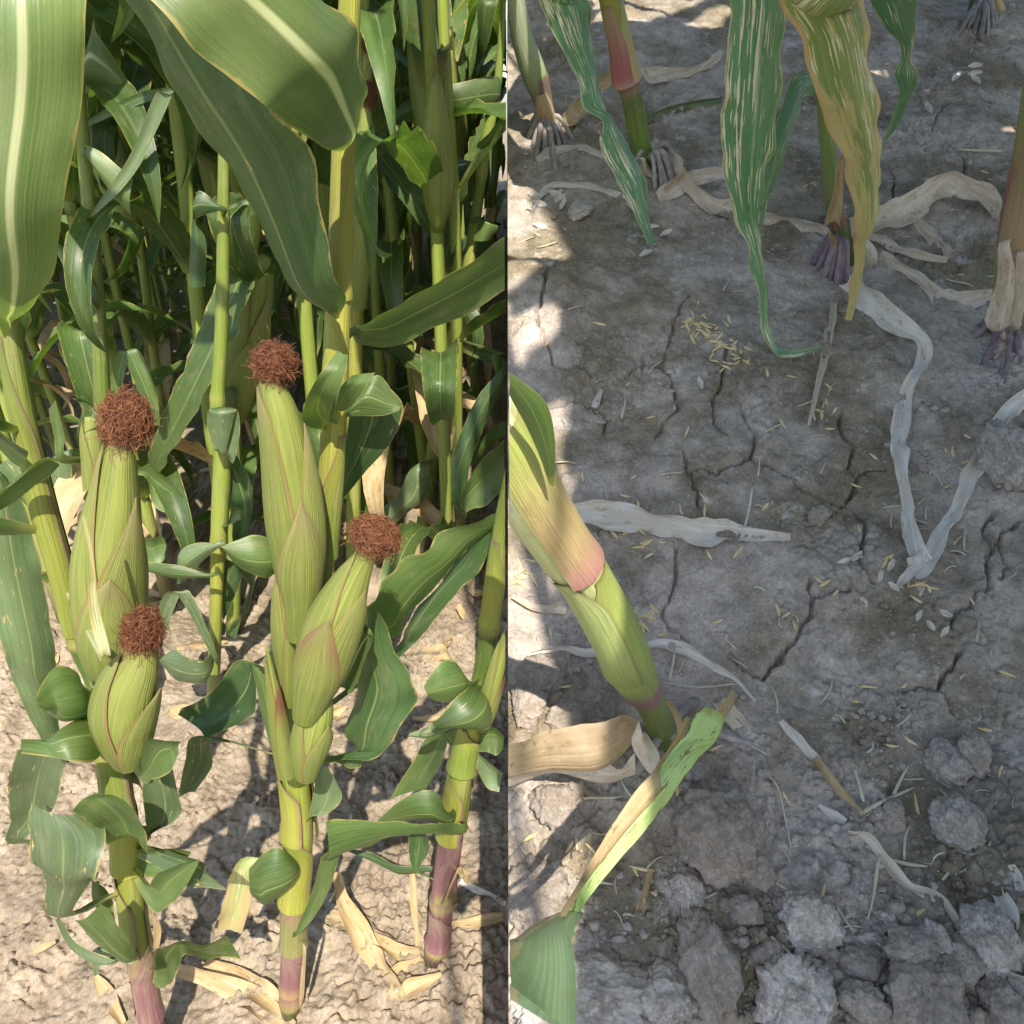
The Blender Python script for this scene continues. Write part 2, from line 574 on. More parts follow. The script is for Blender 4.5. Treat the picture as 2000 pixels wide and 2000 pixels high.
def tube_mesh(name, P, Rr, colf=None, n=14, cap=True, ref=REF, flute=0.0):
    P = np.asarray(P, float)
    Rr = np.asarray(Rr, float)
    T, Fv, S = frames(P, ref)
    th = np.linspace(0, 2 * np.pi, n, endpoint=False)
    prof = 1 + flute * np.cos(th * 5)
    co = P[:, None, :] + (Fv[:, None, :] * np.cos(th)[None, :, None] + S[:, None, :] * np.sin(th)[None, :, None]) \
        * Rr[:, None, None] * prof[None, :, None]
    r = len(P)
    dl = np.concatenate([[0], np.cumsum(np.linalg.norm(np.diff(P, axis=0), axis=1))])
    co = co.reshape(-1, 3)
    fc = grid_faces(r, n, True)
    s = np.tile(np.cos(th) * 0.5 + np.sin(th) * 0.3, r)
    l = np.repeat(dl, n)
    t = np.repeat(np.linspace(0, 1, r), n)
    ang = np.tile(th, r)
    if cap:
        co = np.vstack([co, P[0], P[-1]])
        b = r * n
        e = []
        for j in range(n):
            e.append((b, (j + 1) % n, j, j))
            e.append((b + 1, (r - 1) * n + j, (r - 1) * n + (j + 1) % n, (r - 1) * n + (j + 1) % n))
        s = np.append(s, [0, 0])
        l = np.append(l, [0, dl[-1]])
        t = np.append(t, [0, 1])
        ang = np.append(ang, [0, 0])
    at_ = {'s': s, 'l': l, 't': t}
    if colf is not None:
        at_['Col'] = colf(t, ang, l)
    if cap:
        # triangles and quads together through from_pydata-like arrays
        me = bpy.data.meshes.new(name)
        tri = [(x[0], x[1], x[2]) for x in e]
        me.from_pydata(co.tolist(), [], fc.tolist() + tri)
        for an, av in at_.items():
            av = np.asarray(av, np.float32)
            if av.ndim == 2:
                av = np.hstack([av, np.ones((len(av), 1), np.float32)])
                aa = me.attributes.new(an, 'FLOAT_COLOR', 'POINT')
                aa.data.foreach_set('color', av.astype(np.float32).ravel())
            else:
                aa = me.attributes.new(an, 'FLOAT', 'POINT')
                aa.data.foreach_set('value', av)
        me.polygons.foreach_set('use_smooth', np.full(len(me.polygons), True))
        me.update()
        return me
    return mesh_from(name, co, fc, at_)


def lerp(a, b, f):
    f = np.asarray(f)[..., None]
    return np.asarray(a) * (1 - f) + np.asarray(b) * f


def patch_mesh(name, P, Rr, c0, half, colf, n=14, ref=REF, twist=0.0, bump=0.0, lift=0.0):
    """a shell wrapped round an axis: centre angle c0, half-width half(t), lifted off at the end"""
    P = np.asarray(P, float)
    Rr = np.asarray(Rr, float)
    T, Fv, S = frames(P, ref)
    r = len(P)
    t = np.linspace(0, 1, r)
    s = np.linspace(-1, 1, n + 1)
    th = c0 + twist * t[:, None] + half(t)[:, None] * s[None, :]
    rad = Rr[:, None] * (1 + bump * (1 - s ** 2)[None, :]) + lift * (t[:, None] ** 4)
    co = P[:, None, :] + (Fv[:, None, :] * np.cos(th)[:, :, None] + S[:, None, :] * np.sin(th)[:, :, None]) * rad[:, :, None]
    dl = np.concatenate([[0], np.cumsum(np.linalg.norm(np.diff(P, axis=0), axis=1))])
    tt = np.repeat(t, n + 1)
    ss = np.tile(s, r)
    ll = np.repeat(dl, n + 1)
    return mesh_from(name, co.reshape(-1, 3), grid_faces(r, n + 1),
                     {'s': ss, 't': tt, 'l': ll, 'Col': colf(tt, ss, ll)})


GREEN = (0.20, 0.26, 0.045)
YEL = (0.36, 0.36, 0.06)
DKG = (0.085, 0.15, 0.025)
PURP = (0.26, 0.115, 0.13)
TANC = (0.46, 0.34, 0.20)
HUSK = (0.22, 0.27, 0.055)
HUSK2 = (0.30, 0.33, 0.085)


def n1(x, k):
    return np.array([mn.noise((float(v) * k, 3.1, 0.7)) for v in np.atleast_1d(x)])


def silk_mesh(name, c, rx, ry, depth_r, n=1250, up=(0, 0, 1), seed=0):
    """a mop of curled dry strands round c; rx half width, ry half height (along up)"""
    rr = random.Random(seed)
    co, fc = [], []
    upv = Vector(up).normalized()
    right = Vector((1, 0, 0))
    right = (right - upv * right.dot(upv)).normalized()
    back = upv.cross(right)
    for k in range(n):
        th = rr.random() * 6.283
        el = rr.uniform(-0.9, 1.0)
        q = math.sqrt(max(0, 1 - el * el))
        r0 = rr.uniform(0.5, 0.98) * (1 + 0.38 * mn.noise(Vector((q * math.cos(th) * 1.6 + seed, q * math.sin(th) * 1.6, el * 1.6))))
        p = Vector((q * math.cos(th) * r0, q * math.sin(th) * r0, el * r0))
        d = Vector((rr.gauss(0, 1), rr.gauss(0, 1), rr.gauss(0, 1))).normalized()
        d = (d - p.normalized() * d.dot(p.normalized()) * 0.8).normalized()
        cur = Vector((rr.gauss(0, 1), rr.gauss(0, 1), rr.gauss(0, 1))).normalized()
        m = 8
        stray = rr.random() < 0.14
        pts = []
        for j in range(m):
            pts.append(p.copy())
            p = p + d * 0.21
            d = (d + cur * 0.30 - p * (0.10 if stray else 0.42) * max(0, p.length - 0.75) * 3 - (Vector((0, 0, 0.18)) if stray else Vector((0, 0, 0)))).normalized()
            if rr.random() < 0.25:
                cur = Vector((rr.gauss(0, 1), rr.gauss(0, 1), rr.gauss(0, 1))).normalized()
        W = [c + right * (a.x * rx) + upv * (a.z * ry) + back * (a.y * depth_r) for a in pts]
        hr = rr.uniform(0.00009, 0.00022)
        b0 = len(co)
        for j, a in enumerate(W):
            tg = (W[min(j + 1, m - 1)] - W[max(j - 1, 0)]).normalized()
            e1 = tg.orthogonal().normalized()
            e2 = tg.cross(e1)
            for q3 in range(3):
                an = q3 * 2.0944
                co.append(a + (e1 * math.cos(an) + e2 * math.sin(an)) * hr)
        for j in range(m - 1):
            for q3 in range(3):
                a0 = b0 + j * 3 + q3
                a1 = b0 + j * 3 + (q3 + 1) % 3
                fc.append((a0, a1, a1 + 3, a0 + 3))
    return mesh_from(name, [tuple(x) for x in co], fc)


# ------------------------------------------------------------------ builders for plants traced from the photograph
class Plant:
    def __init__(s, label, base, Y=None, group=None, atn_base=None):
        s.root = thing('maize_plant', base, label, 'maize plant', group)
        s.Y = Y
        s.P0 = atn_base

    def pt(s, u, v, d=0.0):
        if s.P0 is not None:
            return atn(u, v, s.P0, d)
        return at(u, v, s.Y + d)

    def axis(s, rows, sub=6, d=0.0, extra=None):
        """rows: (u, v, width px[, dY]) -> points and radii"""
        pts, rad = [], []
        for r in rows:
            p = s.pt(r[0], r[1], d + (r[3] if len(r) > 3 else 0))
            pts.append(tuple(p))
            rad.append(r[2] / 2 / F * depth(p))
        for e in extra or []:
            pts.append(e[:3])
            rad.append(e[3])
        return cr(pts, sub), cr(rad, sub)[:, 0]

    def stalk(s, rows, cols, nodes=(), sub=6, extra=None, mat='skin'):
        P, R = s.axis(rows, sub, extra=extra)
        vv = cr([r[1] for r in rows] + [rows[-1][1] - 100 * (i + 1) for i in range(len(extra or []))], sub)[:, 0]
        for nv in nodes:
            R = R * (1 + 0.16 * np.exp(-((vv - nv) / 10.0) ** 2))
        tv = np.linspace(0, 1, len(P))
        ck = sorted(cols)
        cv = np.array([c[0] for c in ck])
        cc = np.array([c[1] for c in ck])

        def colf(t, a, l):
            v = np.interp(t, tv, vv)
            o = np.stack([np.interp(v, cv, cc[:, k]) for k in range(3)], 1)
            for nv in nodes:
                f = np.exp(-((v - nv) / 6.0) ** 2) * 0.7
                o = lerp(o, YEL, 0) * (1 - f[:, None]) + np.array((0.42, 0.36, 0.12)) * f[:, None]
            return o
        s.P, s.R, s.vv = P, R, vv
        return ob('stalk', tube_mesh('stalk', P, R, colf), mat, s.root)

    def sheath(s, v0, v1, c0=0.0, col0=GREEN, col1=YEL, k=1.16, half=2.7, slant=0.5, rim=PURP, base_col=None, seam=True):
        """leaf sheath wrapped round the stalk from pixel row v0 (low) up to v1"""
        i = np.where((s.vv <= v0) & (s.vv >= v1))[0]
        if len(i) < 4:
            return
        P = cr(s.P[i[::max(1, len(i) // 10)]], 3)
        R = cr(s.R[i[::max(1, len(i) // 10)]], 3)[:, 0] * k
        t = np.linspace(0, 1, len(P))
        R = R * (1 + 0.10 * np.exp(-(t / 0.10) ** 2)) * (1 - 0.04 * t)
        b = base_col or col0
        if seam:
            c0 = c0 + (1.75 if (int(v0) // 10) % 2 else -1.75)

        def colf(tt, ss, ll):
            o = lerp(b, col0, sstep(0.0, 0.3, tt))
            o = lerp(o, np.asarray(col1), 0) if False else o * (1 - sstep(0.4, 1, tt)[:, None]) + np.asarray(col1) * sstep(0.4, 1, tt)[:, None]
            e = np.maximum(sstep(0.90, 1.0, np.abs(ss)), sstep(0.95, 1.0, tt))
            return o * (1 - e[:, None]) + np.asarray(rim) * e[:, None]

        def hf(tt):
            return half - slant * sstep(0.55, 1.0, tt) * half
        return ob('leaf_sheath', patch_mesh('leaf_sheath', P, R, c0, hf, colf, 20), 'skin', s.root)

    def leaf(s, st, mat='leaf', d=0.0, dy=(0, 0, 0), roll=0.0, camber=0.10, wave=0.05, vee=0.05, flip=1, name='leaf',
             parent=None, base3=None, tip3=None, jag=0.0, sub=6, join=True):
        """st: (uL, vL, uR, vR) rows from base to tip; dy depth offset at base, middle, tip; roll: right edge deeper"""
        n = len(st)
        dd = np.interp(np.linspace(0, 1, n), np.linspace(0, 1, len(dy)), dy)
        L, R = [], []
        if base3:
            L.append(tuple(base3[0]))
            R.append(tuple(base3[1]))
        for i, r in enumerate(st):
            L.append(tuple(s.pt(r[0], r[1], d + dd[i] - roll / 2)))
            R.append(tuple(s.pt(r[2], r[3], d + dd[i] + roll / 2)))
        if tip3:
            L.append(tuple(tip3[0]))
            R.append(tuple(tip3[1]))
        if join and not base3 and hasattr(s, 'P'):
            def gap(k):
                m_ = (np.array(L[k]) + np.array(R[k])) / 2
                dd_ = np.linalg.norm(s.P - m_, axis=1)
                j = int(np.argmin(dd_))
                return dd_[j] / s.R[j], j, m_
            if gap(-1)[0] < gap(0)[0]:
                L.reverse()
                R.reverse()
            g, j, m_ = gap(0)
            if g > 1.5:
                low = m_ - np.array((0, 0, 0.02))
                j = int(np.argmin(np.linalg.norm(s.P - low, axis=1)))
                dr_ = m_ - s.P[j]
                dr_ /= np.linalg.norm(dr_)
                ac = np.array(R[0]) - np.array(L[0])
                w_ = np.linalg.norm(ac)
                ac = ac / w_ * min(w_ * 0.5, s.R[j] * 1.6)
                q = s.P[j] + dr_ * s.R[j] * 0.9
                L.insert(0, tuple(q - ac / 2))
                R.insert(0, tuple(q + ac / 2))
        me = leaf_mesh(name, L, R, camber, wave, vee, sub, 8, flip, jag)
        return ob(name, me, mat, parent or s.root)

    def ear(s, rows, silk=None, d=-0.03, husks=3, seed=0, red=None, tanpatch=0.5, name='ear'):
        rr = random.Random(seed)
        P, R = s.axis(rows, 5, d)           # rows from tip to base
        P, R = P[::-1], R[::-1]

        def colf(t, a, l):
            f = 0.5 + 0.5 * n1(l * 1.0, 60)
            o = lerp(HUSK, HUSK2, np.clip(f * 0.5 + 0.5 * t, 0, 1))
            return o
        e = ob(name, tube_mesh(name, P, R, colf, 22, flute=0.012), 'husk', s.root)
        t0 = np.linspace(0, 1, len(P))
        for h in range(husks):
            end = 0.98 - 0.20 * h - 0.05 * rr.random()
            i = np.where(t0 <= end)[0]
            Pp, Rp = P[i], R[i] * (1.03 + 0.022 * (husks - 1 - (husks - 1 - h))) + 0.0006 * (h + 1)
            c0 = [-0.9, 1.0, 0.1, 2.6][h % 4] + rr.uniform(-0.25, 0.25)
            tw = rr.uniform(-0.5, 0.5)

            def half(t):
                return 1.25 * np.clip((1 - t ** 2.6), 0.012, 1)

            ca = np.array(HUSK) * rr.uniform(0.85, 1.15)
            cb = np.array(HUSK2) * rr.uniform(0.9, 1.2)

            def cf(tt, ss, ll, ca=ca, cb=cb, h=h):
                o = lerp(ca, cb, np.clip(tt, 0, 1))
                ed = sstep(0.86, 1.0, np.abs(ss)) * 0.85
                o = o * (1 - ed[:, None]) + np.array((0.34, 0.17, 0.09)) * ed[:, None]
                tp = sstep(0.72, 1.0, tt) * tanpatch
                o = o * (1 - tp[:, None]) + np.array(TANC) * tp[:, None]
                if red and h == husks - 1:
                    rd = np.exp(-((tt - 0.80) / 0.16) ** 2) * (0.15 + 0.75 * np.abs(ss) ** 2 if name == 'ear' else 0.85)
                    o = o * (1 - rd[:, None]) + np.array(red) * rd[:, None]
                return o
            ob('husk_leaf', patch_mesh('husk_leaf', Pp, Rp, c0, half, cf, 12, twist=tw, bump=0.05, lift=0.002), 'husk', e)
        if silk:
            u, v, w, h = silk
            c = s.pt(u, v, d)
            k = depth(c) / F / 2
            ax_ = Vector(P[-1] - P[-5]).normalized()
            c = c - ax_ * h * k * 0.22
            up = (P[-1] - P[-4])
            ob('silk', silk_mesh('silk', c, w * k, h * k, w * k * 0.9, seed=seed, up=tuple(up / np.linalg.norm(up))), 'silk', e)
            # matted core of the silk
            bm = bmesh.new()
            bmesh.ops.create_icosphere(bm, subdivisions=3, radius=1.0)
            upv = Vector(up).normalized()
            rt = (Vector((1, 0, 0)) - upv * upv.x).normalized()
            bk = upv.cross(rt)
            for vt in bm.verts:
                q = vt.co * (0.66 + 0.34 * mn.noise(vt.co * 1.6 + Vector((seed, 0, 0))))
                vt.co = c + rt * q.x * w * k + upv * q.z * h * k + bk * q.y * w * k * 0.8
            for f in bm.faces:
                f.smooth = True
            me = bpy.data.meshes.new('silk_mat')
            bm.to_mesh(me)
            bm.free()
            ob('silk_mat', me, 'silk', e)
        return e


# ------------------------------------------------------------------ the grounds
def axis_lines(parts):
    out = []
    for a, b, n in parts:
        out.append(np.linspace(a, b, n, endpoint=False))
    return np.concatenate(out + [[parts[-1][1]]])


def field_h(x, y):
    near = np.exp(-np.maximum(0, y - 1.6) / 2.0)
    h = 0.020 * fbm(x * 3.1, y * 3.1, 3) + 0.010 * fbm(x * 9 + 4, y * 9, 3)
    b = 1 - np.abs(fbm(x * 42 + 1.7, y * 42, 3, 0.55))
    c1, c2 = cell(x * 60 + fbm(x * 30, y * 30, 2), y * 60 + fbm(x * 30 + 9, y * 30, 2))
    rough = sstep(-0.15, 0.25, fbm(x * 5 + 11, y * 5 + 3, 3))
    h = h + (0.0085 * b + 0.0080 * sstep(0.0, 0.5, 0.75 - c1)) * (0.35 + 0.9 * rough) * (0.4 + 0.6 * near)
    k1, k2 = cell(x * 7 + 0.6 * fbm(x * 14, y * 14, 3), y * 7 + 0.6 * fbm(x * 14 + 5, y * 14, 3))
    h = h - 0.006 * np.exp(-((k2 - k1) / 0.05) ** 2) * sstep(-0.1, 0.3, fbm(x * 2 + 31, y * 2, 2))
    h = h + 0.0022 * fbm(x * 120, y * 120, 2)
    return h - 0.004


xs = np.concatenate([-np.geomspace(14, 1.05, 60), np.linspace(-1.0, 0.02, 400)])
ys = np.concatenate([np.linspace(-4, 0.30, 24, endpoint=False), np.linspace(0.30, 1.5, 480, endpoint=False), np.geomspace(1.5, 30, 190)])
X, Y = np.meshgrid(xs, ys)
Z = field_h(X, Y)
me = mesh_from('ground', np.stack([X, Y, Z], -1).reshape(-1, 3), grid_faces(*X.shape))
tag(ob('ground', me, 'soil_l'), kind='structure')

CR = [
    [(1126, 520), (1090, 545), (1068, 570), (1062, 610), (1052, 640), (1048, 660), (1060, 690), (1075, 710), (1082, 732), (1120, 740), (1155, 752)],
    [(1048, 650), (1025, 660), (1005, 685), (990, 688)],
    [(1340, 615), (1322, 640), (1310, 680), (1298, 720), (1290, 740)],
    [(1205, 765), (1230, 750), (1262, 734), (1285, 740), (1305, 755), (1315, 780), (1320, 800), (1322, 815), (1310, 830), (1290, 850), (1280, 865)],
    [(1415, 715), (1410, 750), (1400, 785), (1390, 797), (1393, 830), (1400, 860), (1415, 870)],
    [(1442, 815), (1455, 840), (1470, 870), (1465, 900), (1460, 918), (1430, 928), (1400, 940), (1370, 935), (1350, 942)],
    [(1460, 918), (1490, 925), (1520, 940), (1545, 960), (1565, 975), (1600, 985), (1640, 995)],
    [(1060, 803), (1095, 800), (1120, 795), (1150, 805), (1175, 820), (1182, 840), (1178, 860)],
    [(1335, 900), (1345, 940), (1358, 970), (1362, 1000)],
    [(1640, 815), (1638, 840), (1650, 870), (1662, 880), (1658, 905), (1656, 925), (1670, 945), (1665, 965), (1650, 985), (1640, 995)],
    [(1668, 942), (1690, 925), (1730, 920)],
    [(1665, 1000), (1678, 1020), (1688, 1045), (1683, 1065), (1676, 1085), (1677, 1105), (1690, 1125), (1705, 1145)],
    [(1583, 1130), (1580, 1150), (1588, 1170), (1585, 1190), (1570, 1210), (1560, 1225), (1540, 1250), (1520, 1275), (1505, 1295), (1495, 1310)],
    [(1588, 1165), (1620, 1163), (1660, 1160)],
    [(1940, 1010), (1915, 1035), (1920, 1050), (1935, 1068), (1930, 1090), (1926, 1120), (1930, 1150), (1910, 1160), (1895, 1180), (1870, 1195), (1850, 1220)],
    [(2000, 1030), (1960, 1045), (1950, 1065), (1940, 1070)],
    [(1950, 1070), (1960, 1100), (1965, 1115), (1950, 1135)],
    [(1880, 1260), (1870, 1285), (1845, 1300), (1838, 1320), (1800, 1322), (1765, 1325)],
    [(1840, 1325), (1860, 1350), (1873, 1370)],
    [(1318, 1080), (1322, 1120), (1315, 1150), (1305, 1170), (1295, 1190), (1305, 1210), (1330, 1235), (1345, 1255)],
    [(1425, 1275), (1440, 1290), (1460, 1305), (1485, 1308)],
    [(1200, 1158), (1225, 1165), (1235, 1175)],
    [(1855, 200), (1830, 230), (1815, 262), (1760, 262)],
    [(1860, 300), (1885, 320), (1880, 345), (1900, 360)],
    [(1740, 330), (1745, 350), (1745, 390)],
    [(1530, 320), (1560, 340), (1600, 352)],
]
CW = [3.0, 1.6, 2.2, 2.6, 2.4, 2.8, 3.2, 2.2, 2.6, 2.4, 1.6, 2.6, 3.0, 2.0, 2.4, 1.8, 1.8, 2.6, 1.8, 2.0, 2.4, 1.6, 1.8, 2.0, 1.8, 1.6]


def bank_d(x, y):
    """relief of the bank, along z"""
    yy = y / math.cos(TILT)
    h = 0.016 * fbm(x * 2.6 + 3, yy * 2.6 + 8, 3) + 0.006 * fbm(x * 8 + 1, yy * 8 + 2, 3)
    h = h + 0.030 * np.exp(-((y - 1.28 + 0.22 * x) / 0.17) ** 2) - 0.018 * np.exp(-((y - 0.78 + 0.15 * x) / 0.10) ** 2)
    crumb = sstep(-0.1, 0.35, fbm(x * 6 + 21, yy * 6, 3) + 0.55 * sstep(0.75, 0.5, y) - 0.12)
    c1, c2 = cell(x * 75 + fbm(x * 40, yy * 40, 2), yy * 75 + fbm(x * 40 + 9, yy * 40, 2))
    b1, b2 = cell(x * 26 + 0.5 * fbm(x * 30, yy * 30, 2), yy * 26 + 0.5 * fbm(x * 30 + 4, yy * 30, 2))
    h = h + crumb * (0.0050 * sstep(0, 0.5, 0.7 - c1) + 0.010 * sstep(0, 0.45, 0.6 - b1) * sstep(0.8, 0.45, y))
    h = h + 0.0016 * fbm(x * 45, yy * 45, 4, 0.6) + 0.0007 * fbm(x * 170, yy * 170, 2)
    # drying crust flaking off in thin scales
    fl = fbm(x * 16 + 40, yy * 16 + 7, 4, 0.6)
    h = h + 0.0022 * sstep(0.16, 0.19, fl) * sstep(0.7, 0.95, y)
    return h


nx, ny = 620, 780
xs = np.concatenate([0.0015 + (np.linspace(0, 1, nx) ** 1.15) * 1.25, np.geomspace(1.27, 5, 30)])
yv = 0.36 + (np.linspace(0, 1, ny) ** 1.25) * 2.05
ys = np.concatenate([np.linspace(-3.0, 0.355, 40, endpoint=False), yv, np.geomspace(2.43, 9, 30)])
X, Y = np.meshgrid(xs, ys)
D = bank_d(X, Y)
wob = (fbm(X * 60, Y * 60, 3) * 0.0035, fbm(X * 60 + 50, Y * 60, 3) * 0.0035)
for pl, wpx in zip(CR, CW):
    pts = cr([tuple(gr(u, v))[:2] for u, v in pl], 3)
    for k in range(len(pts) - 1):
        a, b = pts[k], pts[k + 1]
        i0, i1 = np.searchsorted(ys, (min(a[1], b[1]) - 0.015, max(a[1], b[1]) + 0.015))
        j0, j1 = np.searchsorted(xs, (min(a[0], b[0]) - 0.015, max(a[0], b[0]) + 0.015))
        if i1 <= i0 or j1 <= j0:
            continue
        sx = X[i0:i1, j0:j1] + wob[0][i0:i1, j0:j1]
        sy = Y[i0:i1, j0:j1] + wob[1][i0:i1, j0:j1]
        ab = b - a
        t = np.clip(((sx - a[0]) * ab[0] + (sy - a[1]) * ab[1]) / (ab @ ab + 1e-12), 0, 1)
        d = np.hypot(sx - a[0] - t * ab[0], sy - a[1] - t * ab[1])
        wm = wpx / F * 0.95 * 1.0
        g = np.maximum(0, 1 - d / (wm * 1.7)) ** 0.7
        base = bank_d(X[i0:i1, j0:j1], Y[i0:i1, j0:j1])
        D[i0:i1, j0:j1] = np.minimum(D[i0:i1, j0:j1], base - 0.022 * g)
ZP = bank_z(Y)
ZP = np.where(Y < 0.15, bank_z(0.15) - 0.10 * sstep(0.15, -1.5, Y), ZP)
crest = bank_z(2.7)
ZP = np.where(ZP > crest, crest + 0.04 * np.log1p((Y - 2.7).clip(0)), ZP)
me = mesh_from('bank', np.stack([X, Y, ZP + D], -1).reshape(-1, 3), grid_faces(*X.shape))
bank = tag(ob('bank', me, 'soil_r'), kind='structure')
# the cut side of the bank towards the field
top = (ZP + D)[:, 0]
st_ = ys
rows = 14
fz = np.linspace(0, 1, rows)
zz = top[:, None] * fz[None, :] + (-0.03) * (1 - fz)[None, :]
xx = 0.0015 + 0.02 * (np.abs(fbm(st_[:, None] * 9 + 0 * fz, zz * 9 + 3, 3)) * np.sin(fz * np.pi)[None, :])
yy = np.repeat(st_[:, None], rows, 1)
me = mesh_from('bank_side', np.stack([xx, yy, zz], -1).reshape(-1, 3), grid_faces(len(st_), rows))
tag(ob('bank_side', me, 'soil_r', bank))


def rz(x, y):
    return bank_z(y) + float(bank_d(np.array([x]), np.array([y]))[0])


def on_bank(u, v, h=0.0):
    p = gr(u, v)
    for _ in range(2):
        dz = float(bank_d(np.array([p.x]), np.array([p.y]))[0])
        p = gr(u, v, dz * math.cos(TILT) + h)
    return p


def on_bank_many(us, vs_):
    us, vs_ = np.asarray(us, float), np.asarray(vs_, float)
    a, b = us - U0, vs_ - V0
    R = np.stack([a, F * CP - b * SP, -(F * SP + b * CP)], 1)
    rn = R @ np.array(BN)
    h = 0.0
    for _ in range(3):
        P = np.array(CAM) + R * ((h - HB) / rn)[:, None]
        h = bank_d(P[:, 0], P[:, 1]) * math.cos(TILT)
    return P


def on_field(u, v, h=0.0):
    p = gl(u, v)
    dz = float(field_h(np.array([p.x]), np.array([p.y]))[0])
    return gl(u, v, dz + h)


random.seed(5)
LEFT, RIGHT = [], []          # plants of the field and of the bank


# ------------------------------------------------------------------ field plant with two ears at the left
A = Plant('tall maize plant with two silk-topped ears stacked on one leaning stalk', gl(300, 2075), 0.52)
LEFT.append(A)
A.stalk([(300, 2078, 44), (295, 2000, 46), (278, 1900, 47), (262, 1800, 48), (248, 1670, 50), (236, 1560, 50), (222, 1470, 48), (205, 1385, 42),
         (182, 1322, 36), (148, 1254, 30), (123, 1129, 45), (85, 992, 49), (55, 862, 46), (34, 759, 46), (14, 629, 44), (-8, 480, 42), (-30, 300, 40)],
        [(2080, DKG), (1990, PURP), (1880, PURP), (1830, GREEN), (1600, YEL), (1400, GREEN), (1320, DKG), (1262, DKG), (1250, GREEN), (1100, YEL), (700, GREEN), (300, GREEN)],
        nodes=(1254, 1880))
A.sheath(1990, 1850, 0.4, PURP, (0.30, 0.22, 0.16), base_col=PURP, k=1.10)
A.sheath(1860, 1690, -0.5, GREEN, YEL, k=1.14)
A.sheath(1700, 1520, 0.6, YEL, GREEN, k=1.22)
A.sheath(1560, 1440, 0.0, GREEN, YEL, k=1.5)
A.sheath(1240, 640, 0.3, (0.27, 0.30, 0.05), GREEN, k=1.08)
A.ear([(242, 855, 40), (234, 895, 60), (226, 985, 92), (217, 1060, 116), (214, 1130, 126), (216, 1220, 118), (222, 1300, 84), (228, 1345, 44)],
      (247, 812, 84, 108), d=-0.035, seed=3)
A.ear([(280, 1258, 46), (271, 1298, 76), (252, 1340, 104), (241, 1392, 112), (244, 1445, 88), (250, 1490, 46)],
      (281, 1226, 70, 98), d=-0.085, seed=4, husks=2)
# small dried husk strip on the upper ear
A.leaf([(196, 1290, 212, 1280), (178, 1220, 200, 1215), (172, 1150, 190, 1160), (180, 1120, 186, 1122), (170, 1060, 178, 1058), (160, 1010, 166, 1010)],
       'leaf_tan', d=-0.10, camber=0.2, name='husk_leaf', parent=A.root.children[-1] if False else None)
A.leaf([(-10, 618, 30, 620), (-30, 590, 70, 595), (-60, 520, 108, 505), (-90, 388, 125, 388), (-80, 200, 159, 207), (-75, 60, 167, 40), (-75, -60, 170, -60), (-60, -200, 150, -200), (0, -380, 40, -380)],
       'leaf_bright', d=-0.02, dy=(0.01, -0.06, -0.06, -0.02), roll=0.02, camber=-0.10, vee=-0.05)
A.leaf([(-40, 900, 10, 900), (-45, 1000, 49, 1000), (-30, 1130, 83, 1129), (0, 1250, 110, 1290), (25, 1330, 115, 1340), (60, 1410, 120, 1400), (95, 1475, 130, 1465)],
       'leaf_grey', d=0.05, dy=(0, 0, 0.03), roll=0.03, wave=0.12)
A.leaf([(113, 902, 116, 908), (85, 895, 90, 935), (45, 925, 47, 965), (0, 965, 4, 1000), (-50, 1000, -40, 1040)], 'leaf', d=-0.03, roll=0.02, jag=0.03)
A.leaf([(50, 880, 40, 918), (25, 865, 15, 905), (-10, 838, -14, 872), (-50, 800, -55, 840)], 'leaf', d=-0.034, roll=0.02)
A.leaf([(178, 1352, 170, 1387), (150, 1310, 140, 1396), (118, 1303, 112, 1403), (88, 1328, 86, 1386), (68, 1362, 70, 1372)], 'leaf', d=-0.05, dy=(0, -0.03, -0.05), camber=0.25, roll=0.02)
A.leaf([(172, 1400, 203, 1450), (150, 1405, 190, 1482), (116, 1425, 150, 1488), (80, 1452, 100, 1478), (40, 1466, 42, 1471)], 'leaf', d=-0.07, dy=(0, -0.04, -0.04), camber=0.22, roll=-0.02)
A.leaf([(262, 1500, 272, 1522), (282, 1446, 300, 1520), (325, 1447, 332, 1507), (358, 1448, 350, 1472)], 'leaf', d=-0.08, dy=(0, -0.03, -0.02), camber=0.2)
A.leaf([(32, 1466, 128, 1488), (18, 1520, 120, 1530), (14, 1557, 110, 1567), (22, 1600, 90, 1600), (26, 1650, 56, 1643)], 'leaf_grey', d=-0.04, dy=(-0.04, -0.02, 0.0), camber=0.12, jag=0.03)
A.leaf([(277, 1508, 336, 1500), (280, 1560, 352, 1560), (283, 1600, 352, 1593), (288, 1644, 318, 1616)], 'leaf_grey', d=-0.02, camber=0.12)
A.leaf([(214, 1643, 286, 1669), (192, 1622, 284, 1630), (168, 1604, 263, 1585), (152, 1590, 233, 1557), (140, 1585, 186, 1549)], 'leaf', d=-0.05, dy=(0, -0.03, -0.04), camber=0.18, roll=0.015, jag=0.02)
A.leaf([(60, 1568, 150, 1594), (56, 1610, 203, 1640), (66, 1680, 195, 1706), (88, 1720, 172, 1730), (100, 1788, 146, 1782)], 'leaf_grey', d=-0.05, dy=(-0.02, -0.03, 0.0), camber=-0.18, wave=0.12, jag=0.03)
A.leaf([(262, 1858, 250, 1881), (250, 1835, 214, 1864), (218, 1786, 168, 1822), (196, 1766, 138, 1793)], 'leaf', d=-0.035, dy=(0.01, -0.02, -0.03), camber=0.15)
A.leaf([(258, 1884, 250, 1878), (215, 1872, 165, 1868), (150, 1842, 128, 1838), (118, 1795, 105, 1792)], 'leaf_grey', d=-0.015, dy=(0, 0, 0.0), camber=0.2)
